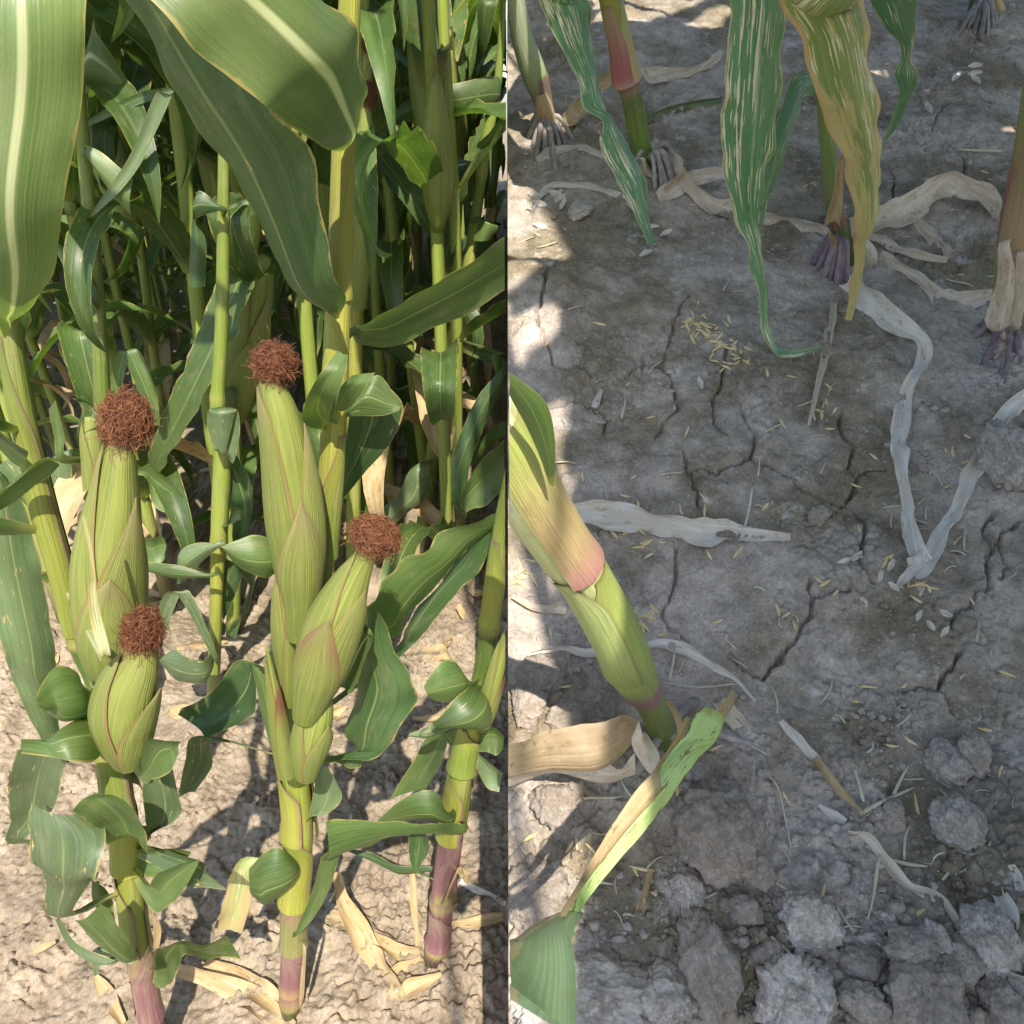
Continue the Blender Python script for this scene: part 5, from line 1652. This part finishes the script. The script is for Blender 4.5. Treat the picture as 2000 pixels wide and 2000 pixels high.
bl([(1588, 1480, 12), (1625, 1525, 14), (1660, 1565, 10), (1688, 1592, 5)], 'dry', 'yellowish straw joined to the ragged white strip')
bl([(1655, 1627, 14), (1694, 1640, 18), (1733, 1686, 18), (1772, 1728, 18), (1824, 1748, 18), (1857, 1780, 20), (1888, 1824, 18), (1919, 1855, 20), (1955, 1893, 12), (2005, 1915, 8)], 'dry_grey', 'long wavy grey leaf running through the clods', roll=0.9)
bl([(1600, 1572, 6), (1625, 1590, 16), (1650, 1605, 12)], 'dry_pale', 'frayed white scrap above the wavy grey leaf')
bl([(1035, 1278, 5), (1090, 1270, 20), (1150, 1275, 14), (1260, 1258, 16), (1330, 1265, 20), (1390, 1300, 16), (1440, 1330, 8), (1475, 1370, 4)], 'dry_pale', 'thin shredded leaf crossing behind the thick stalk', roll=0.9)
bl([(1000, 1164, 8), (1040, 1185, 12), (1105, 1192, 12)], 'dry_grey', 'grey straw poking out behind the thick stalk')
bl([(1405, 1368, 22, 0.01), (1425, 1392, 28, 0.01), (1448, 1425, 30)], 'dry_grey', 'short broken stalk sheath beside the thick stalk foot')
bl([(1436, 1352, 12, 0.03), (1415, 1385, 16, 0.03), (1390, 1430, 16, 0.03), (1365, 1475, 12, 0.03)], 'dry', 'narrow tan sheath leaning on the split green strip')
bl([(1975, 1690, 10), (1985, 1712, 16), (1992, 1738, 12)], 'dry_pale', 'white curled chip at the bank edge above the clods')
bl([(1950, 1745, 22), (1965, 1780, 36), (1975, 1815, 28)], 'dry_pale', 'broad white husk scrap standing among the clods')
bl([(1965, 1890, 16), (1985, 1870, 20), (2010, 1850, 18)], 'dry_pale', 'white root end at the wavy leaf tip')
bl([(1725, 1785, 8), (1740, 1805, 16), (1757, 1835, 10)], 'dry_pale', 'pale flat straw chip leaning on a clod')
bl([(1250, 1782, 14), (1262, 1740, 12), (1270, 1700, 8)], 'dry', 'yellow straw stub standing in the crumbs')
bl([(1168, 775, 8), (1162, 795, 12), (1175, 760, 4)], 'dry_pale', 'white husk flake in the cracked soil')
bl([(1580, 830, 4), (1610, 700, 12), (1622, 640, 14), (1630, 590, 8)][::-1], 'dry_grey', 'thin withered leaf hanging below the knobbly foot')
# small husk flakes in the crumbs
for k in range(26):
    u, v = rc.choice([(1320, 755), (1190, 1000), (1700, 1130), (1830, 1200), (1100, 390), (1250, 450), (1870, 180), (1590, 580), (1770, 400), (1960, 120)])
    u += rc.uniform(-60, 60)
    v += rc.uniform(-50, 50)
    a = rc.uniform(0, 6.28)
    bl([(u + math.cos(a) * q * 14, v + math.sin(a) * q * 12, w_) for q, w_ in ((-1, 3), (0, 9), (1, 4))], 'dry_pale', 'tiny pale husk flake on the bank soil', group='husk flakes on the bank', sub=3)


# ------------------------------------------------------------------ grain husks, straws
def seed_mesh(seed, ln=0.0085, wd=0.0024):
    bm = bmesh.new()
    bmesh.ops.create_uvsphere(bm, u_segments=7, v_segments=6, radius=1)
    for v in bm.verts:
        t = v.co.z
        k_ = (1 - abs(t)) ** 0.25
        v.co = Vector((t * ln / 2, v.co.y * wd / 2 * (0.75 + 0.25 * t) * k_ * 1.15 + 0.0006 * t * t * (1 if seed % 2 else -1), v.co.x * wd * 0.3))
    for f in bm.faces:
        f.smooth = True
    m_ = bpy.data.meshes.new('grain_husk')
    bm.to_mesh(m_)
    bm.free()
    m_.materials.append(M['seed'])
    return m_


SM = [seed_mesh(k, 0.015 + 0.003 * (k % 4), 0.0042 + 0.0006 * (k % 3)) for k in range(6)]
BROT = Matrix.Rotation(TILT, 4, 'X')
spots = []
for k in range(62):                 # the spill of husks below the scarred leaf
    t = rc.random()
    spots.append((1345 + t * 95 + rc.gauss(0, 16), 612 + t * 100 + rc.gauss(0, 16), 'loose'))
for (u, v, s_, n_) in [(1230, 1010, 26, 14), (1260, 1060, 20, 8), (1020, 1120, 20, 12), (1900, 900, 30, 14), (1880, 880, 20, 6), (1780, 1130, 30, 5), (1270, 1210, 20, 7), (1620, 800, 40, 6), (1330, 1000, 30, 4)]:
    for k in range(n_):
        spots.append((u + rc.gauss(0, s_), v + rc.gauss(0, s_ * 0.7), 'far'))
for k in range(120):
    spots.append((rc.uniform(1000, 1995), rc.uniform(20, 1960), 'far'))
for (u, v, g) in spots:
    if u < 1005 or u > 2010:
        continue
    p = on_bank(u, v, 0.0009)
    o = bpy.data.objects.new('grain_husk', rc.choice(SM))
    COL.objects.link(o)
    o.matrix_world = Matrix.Translation(p) @ BROT @ Matrix.Rotation(rc.uniform(0, 6.28), 4, 'Z') @ Matrix.Rotation(rc.uniform(-0.25, 0.25), 4, 'Y') @ Matrix.Scale(rc.uniform(0.75, 1.15), 4)
    if g == 'loose':
        tag(o, 'yellow grain husk in the dense spill below the scarred leaf', 'grain husk', 'grain husks in the spill')
    else:
        tag(o, 'yellow grain husk strewn over the cracked bank soil', 'grain husk', 'grain husks strewn on the bank')


def straw_mesh(seed):
    rng = random.Random(seed)
    ln = rng.uniform(0.010, 0.042)
    P = [(ln * (t - 0.5), 0.003 * math.sin(t * 3 + seed), 0.0015 + 0.001 * math.sin(t * 5)) for t in np.linspace(0, 1, 5)]
    r = rng.uniform(0.0005, 0.0015)
    m_ = tube_mesh('straw', np.array(P), np.array([r, r * 1.1, r, r * 0.9, r * 0.5]), None, 5)
    m_.materials.append(M['straw'])
    return m_


STM = [straw_mesh(k) for k in range(8)]
for k in range(190):
    u, v = rc.uniform(1000, 1995), rc.uniform(10, 1980)
    u = max(u, 1025)
    p = on_bank(u, v, 0.0012)
    o = bpy.data.objects.new('straw', STM[k % 8])
    COL.objects.link(o)
    o.matrix_world = Matrix.Translation(p) @ BROT @ Matrix.Rotation(rc.uniform(0, 6.28), 4, 'Z') @ Matrix.Rotation(rc.uniform(-0.1, 0.1), 4, 'Y') @ Matrix.Scale(rc.uniform(0.6, 1.1), 4)
    tag(o, 'short pale straw bit on the bank soil', 'straw', 'straw bits on the bank')
for rows, lab in [([(1680, 1590, 9), (1710, 1572, 9), (1745, 1556, 7), (1785, 1538, 4)], 'forked grey twig beside the green clod'),
                  ([(1745, 1552, 7), (1760, 1520, 6), (1775, 1495, 3)], 'upper fork of the grey twig'),
                  ([(1695, 1795, 3), (1706, 1750, 6), (1714, 1690, 8), (1722, 1660, 6)], 'upright pale stem left of the wavy grey leaf'),
                  ([(1735, 1678, 6), (1775, 1688, 8), (1810, 1692, 4)], 'pale pod-shaped stem crossing the wavy grey leaf'),
                  ([(1448, 1050, 4), (1462, 1000, 5), (1470, 950, 4)], 'curved yellow stem standing by the crinkled leaf'),
                  ([(1500, 1512, 4), (1520, 1540, 4), (1532, 1590, 4), (1545, 1655, 4)], 'yellow grass head stem lying below the cracks'),
                  ([(1955, 295, 5), (1910, 294, 5), (1872, 292, 4)], 'straight pale straw on damp soil by the bank edge'),
                  ([(1280, 1330, 3), (1360, 1342, 3), (1440, 1335, 3)], 'hair-thin stem behind the thick stalk foot')]:
    pts = [on_bank(r[0], r[1], 0.004) for r in rows]
    P = cr([tuple(p) for p in pts], 4)
    R = cr([r[2] / 2 / F * depth(p) for r, p in zip(rows, pts)], 4)[:, 0]
    tag(ob('stem', tube_mesh('stem', P, R, None, 7), 'straw'), lab, 'stem')


# ------------------------------------------------------------------ clods
def clod_mesh(seed, sub=4):
    bm = bmesh.new()
    bmesh.ops.create_icosphere(bm, subdivisions=sub, radius=1)
    o = Vector((seed * 3.7, seed * 1.3, 0))
    planes = [Vector((mn.noise(o + Vector((i, 0, 0))) * 2, mn.noise(o + Vector((0, i, 3))) * 2, mn.noise(o + Vector((5, i, i))) * 2)).normalized() for i in range(1, 13)]
    for v in bm.verts:
        d = v.co.normalized()
        r = 1.0
        for q, pn_ in enumerate(planes):
            c = d.dot(pn_)
            if c > 0.05:
                r = min(r, (0.56 + 0.09 * (q % 5)) / c)
        r = 0.15 * 0.95 + 0.85 * r
        r *= 1 + 0.13 * mn.noise(d * 2.0 + o) + 0.12 * mn.noise(d * 4.5 + o) - 0.15 * abs(mn.noise(d * 8 + o)) + 0.085 * mn.noise(d * 16 + o) + 0.05 * mn.noise(d * 34 + o)
        v.co = d * r
    for f in bm.faces:
        f.smooth = True
    m_ = bpy.data.meshes.new('soil_clod')
    bm.to_mesh(m_)
    bm.free()
    return m_


clods = [(1405, 1610, 66, 72, 0, 'large angular grey clod beside the split green strip'), (1468, 1685, 38, 38, 0, 'rounded grey clod below the large angular one'),
         (1590, 1792, 52, 50, 1, 'whitish rounded clod alone on dark soil'), (1085, 1562, 42, 44, 0, 'brownish clod under the grey dry leaf'),
         (1055, 1318, 40, 32, 0, 'round dark clod under the thin shredded leaf'), (1032, 1375, 36, 36, 0, 'dark clod in front of the round dark one'), (1112, 1400, 36, 28, 0, 'dark clod next to the tan dry sheath'),
         (1388, 1865, 58, 86, 0, 'tall brown-grey slab clod in the crumbs'), (1150, 1955, 120, 70, 1, 'broad whitish crusted clod beside the hanging blade'), (1290, 1940, 60, 50, 1, 'pale crusted clod between two larger ones'),
         (1560, 1955, 66, 74, 1, 'large pale lumpy clod at the bank foot'), (1815, 1935, 70, 88, 0, 'big brown wedge clod leaning on smaller ones'), (1785, 1862, 36, 42, 0, 'grey clod on the shoulder of the big wedge'),
         (1775, 1835, 28, 36, 1, 'small pale clod above the big wedge'), (1825, 1838, 26, 32, 1, 'small pale pointed clod near the wavy leaf'), (1882, 1880, 40, 40, 0, 'dark round clod under the wavy leaf'),
         (1930, 1830, 46, 52, 1, 'mossy pale clod beyond the wavy leaf'), (1962, 1960, 46, 46, 0, 'dark clod past the wavy leaf end'), (1040, 1740, 50, 62, 0, 'hollowed brown clod beside the split leaf tip'),
         (1100, 1722, 30, 24, 0, 'small clod lying by the hollowed one'), (1870, 1600, 34, 48, 1, 'flat greenish-white clod flake'), (1742, 1590, 30, 24, 0, 'dark green-stained clod by the forked twig'),
         (1845, 1480, 38, 40, 1, 'rough pale clod with clinging straw'), (1895, 1470, 34, 38, 0, 'grey clod touching the rough pale one'), (1965, 880, 40, 60, 1, 'white crumbly clod under the slanting ribbon'),
         (1600, 1005, 20, 18, 0, 'smooth flat pebble-like clod by the crack'), (1925, 1060, 1, 1, 0, None), (1130, 410, 28, 16, 1, 'white crust lump below the pale stalk'), (1145, 1840, 22, 26, 1, 'small pale clod by the split leaf'),
         (1455, 1775, 26, 30, 0, 'small grey clod in the crumbs above the slab'), (1345, 1730, 26, 34, 1, 'small upright pale crumb pile'), (1500, 1860, 34, 30, 0, 'grey clod left of the pale lumpy one'), (1680, 1880, 32, 30, 0, 'grey clod in the dark hollow'),
         (1690, 1960, 44, 34, 0, 'brown clod beside the big wedge'), (1190, 1880, 30, 26, 0, 'grey crumb on the crusted soil')]
CMESH = [clod_mesh(k, 5) for k in range(4)]
CLODM = {}
for k in range(4):
    for pl_ in (0, 1):
        CLODM[(k, pl_)] = CMESH[k].copy()
        CLODM[(k, pl_)].materials.append(M['clod_pale' if pl_ else 'clod_r'])
for k, (u, v, rx, ry, pale, lab) in enumerate(clods):
    if not lab:
        continue
    p = on_bank(u, v)
    s_ = depth(p) / F
    p = on_bank(u, v + ry * 0.15, ry * s_ * 0.30)
    me_ = CLODM[(k % 4, pale)]
    o = bpy.data.objects.new('soil_clod', me_)
    COL.objects.link(o)
    o.matrix_world = Matrix.Translation(p) @ Matrix.Rotation(math.radians(-28), 4, 'X').inverted() @ Matrix.Diagonal((rx * s_ * 1.28, ry * s_ * 1.32, min(rx, ry) * s_ * 0.95, 1)) @ Matrix.Rotation(k * 1.37, 4, 'Z')
    tag(o, lab, 'soil clod')


def crumbs(name, pts, label, mat, meshes):
    """many crumbs of soil joined into one object"""
    co_, fc_, nv = [], [], 0
    tri = []
    for m_ in meshes:
        a_ = np.empty(len(m_.vertices) * 3, np.float32)
        m_.vertices.foreach_get('co', a_)
        f_ = np.empty(len(m_.polygons) * 3, np.int32)
        m_.polygons.foreach_get('vertices', f_)
        tri.append((a_.reshape(-1, 3), f_.reshape(-1, 3)))
    for (p, r) in pts:
        a_, f_ = rc.choice(tri)
        an = rc.uniform(0, 6.28)
        c_, s_ = math.cos(an), math.sin(an)
        Rm = np.array([[c_, -s_, 0], [s_, c_, 0], [0, 0, 1]])
        co_.append(a_ @ Rm.T * np.array([r * rc.uniform(0.8, 1.3), r * rc.uniform(0.8, 1.2), r * rc.uniform(0.6, 0.9)]) + np.array(p))
        fc_.append(f_ + nv)
        nv += len(a_)
    m_ = mesh_from(name, np.vstack(co_), np.vstack(fc_), smooth=False)
    return tag(ob(name, m_, mat), label, 'soil crumbs', kind='stuff')


SMALL = [clod_mesh(40 + k, 2) for k in range(5)]
pts, pts2 = [], []
cand = []
for k in range(5200):
    cand.append((rc.uniform(995, 2010), 1000 + 990 * rc.random() ** 0.45, 0))
for (cu, cv, sp, n_) in [(1120, 410, 40, 60), (1260, 450, 40, 70), (1300, 760, 30, 30), (1190, 800, 30, 50), (1240, 905, 25, 40), (1810, 800, 35, 110), (1790, 900, 30, 60), (1960, 760, 35, 80), (1850, 300, 60, 50), (1560, 560, 40, 70), (1520, 480, 40, 60), (1700, 1230, 60, 70),
                         (1730, 1420, 40, 70), (1960, 430, 40, 40), (1100, 330, 40, 50), (1370, 200, 60, 40), (1750, 880, 20, 30)]:
    for k in range(n_):
        cand.append((cu + rc.gauss(0, sp), cv + rc.gauss(0, sp * 0.6), 1))
PP = on_bank_many([c[0] for c in cand], [c[1] for c in cand])
CLn = fbm(np.array([c[0] for c in cand]) * 0.006, np.array([c[1] for c in cand]) * 0.006, 3)
for (u, v, spec), p, cl in zip(cand, PP, CLn):
    if not spec and rc.random() > 0.30 + cl * 1.6 + (0.40 if v > 1700 else 0):
        continue
    if spec:
        r = min(0.007, 0.0010 + rc.expovariate(1 / 0.0014))
    else:
        r = min(0.011, 0.0011 + rc.expovariate(1 / 0.0017) * (1.0 if v > 1600 else 0.6))
    if p[0] < r * 1.5 + 0.003:
        continue
    (pts if rc.random() < (0.5 if spec else 0.68) else pts2).append((Vector(p) + BN * r * 0.2, r))
crumbs('soil_crumbs', pts, 'small grey soil crumbs scattered on the bank', 'soil_r', SMALL)
crumbs('soil_crumbs', pts2, 'small whitish soil crumbs scattered on the bank', 'crumb', SMALL)
pts = []
for k in range(2600):
    u, v = rc.uniform(0, 985), rc.uniform(900, 2000)
    pts.append((u, v))
PX = np.array([tuple(gl(u, v)) for u, v in pts])
HZ = field_h(PX[:, 0], PX[:, 1])
CLn = fbm(PX[:, 0] * 5 + 11, PX[:, 1] * 5 + 3, 3)
cand, pts = pts, []
for (u, v), p, hz, cl in zip(cand, PX, HZ, CLn):
    if rc.random() > 0.25 + cl * 1.3 + (0.40 if (u > 560 and v > 1780) else 0):
        continue
    r = min(0.010, 0.0010 + rc.expovariate(1 / 0.0019))
    pts.append((Vector((p[0], p[1], hz + r * 0.2)), r))
crumbs('soil_crumbs', pts, 'small sunlit soil crumbs on the field ground', 'soil_l', SMALL)

# ------------------------------------------------------------------ nothing of the field grows through the bank
bpy.context.view_layer.update()


def trim(o, keep_left):
    """cut what would reach across the side of the bank"""
    me_ = o.data
    n_ = len(me_.vertices)
    a_ = np.empty(n_ * 3, np.float32)
    me_.vertices.foreach_get('co', a_)
    Mx = np.array(o.matrix_world)
    X_ = a_.reshape(-1, 3) @ Mx[0, :3] + Mx[0, 3]
    lim = -0.0015 if keep_left else 0.0015
    if (keep_left and X_.max() <= lim) or (not keep_left and X_.min() >= lim):
        return
    me2 = me_.copy()
    bm = bmesh.new()
    bm.from_mesh(me2)
    inv = o.matrix_world.inverted()
    pc = inv @ Vector((lim, 0, 0))
    pn_ = (o.matrix_world.to_3x3().transposed() @ Vector((1, 0, 0))).normalized()
    bmesh.ops.bisect_plane(bm, geom=bm.verts[:] + bm.edges[:] + bm.faces[:], plane_co=pc, plane_no=pn_, clear_outer=keep_left, clear_inner=not keep_left)
    if len(bm.faces) == 0:
        bm.free()
        bpy.data.objects.remove(o)
        return
    if o.name.startswith('stalk'):
        bmesh.ops.holes_fill(bm, edges=[e_ for e_ in bm.edges if e_.is_boundary], sides=0)
    left_ = set(bm.verts)
    best = []
    while left_:
        st0 = [left_.pop()]
        comp = list(st0)
        while st0:
            for e_ in st0.pop().link_edges:
                for v_ in e_.verts:
                    if v_ in left_:
                        left_.remove(v_)
                        st0.append(v_)
                        comp.append(v_)
        if len(comp) > len(best):
            best = comp
    best = set(best)
    if not o.name.startswith('silk'):
        bmesh.ops.delete(bm, geom=[v_ for v_ in bm.verts if v_ not in best], context='VERTS')
    bm.to_mesh(me2)
    bm.free()
    o.data = me2


rset = {p.root for p in RIGHT}
for o in list(bpy.data.objects):
    if o.type != 'MESH':
        continue
    r = o
    while r.parent:
        r = r.parent
    if r.get('kind') == 'structure' or r.name.startswith('far_maize'):
        continue
    if r in rset or r.name.startswith(('dry_leaf', 'stem', 'soil_clod')):
        trim(o, r not in rset and (o.matrix_world @ Vector(np.mean([tuple(c_) for c_ in o.bound_box], axis=0))).x < 0)
    elif r.name.startswith('maize_plant') and r.matrix_world.translation.x < 0:
        trim(o, True)
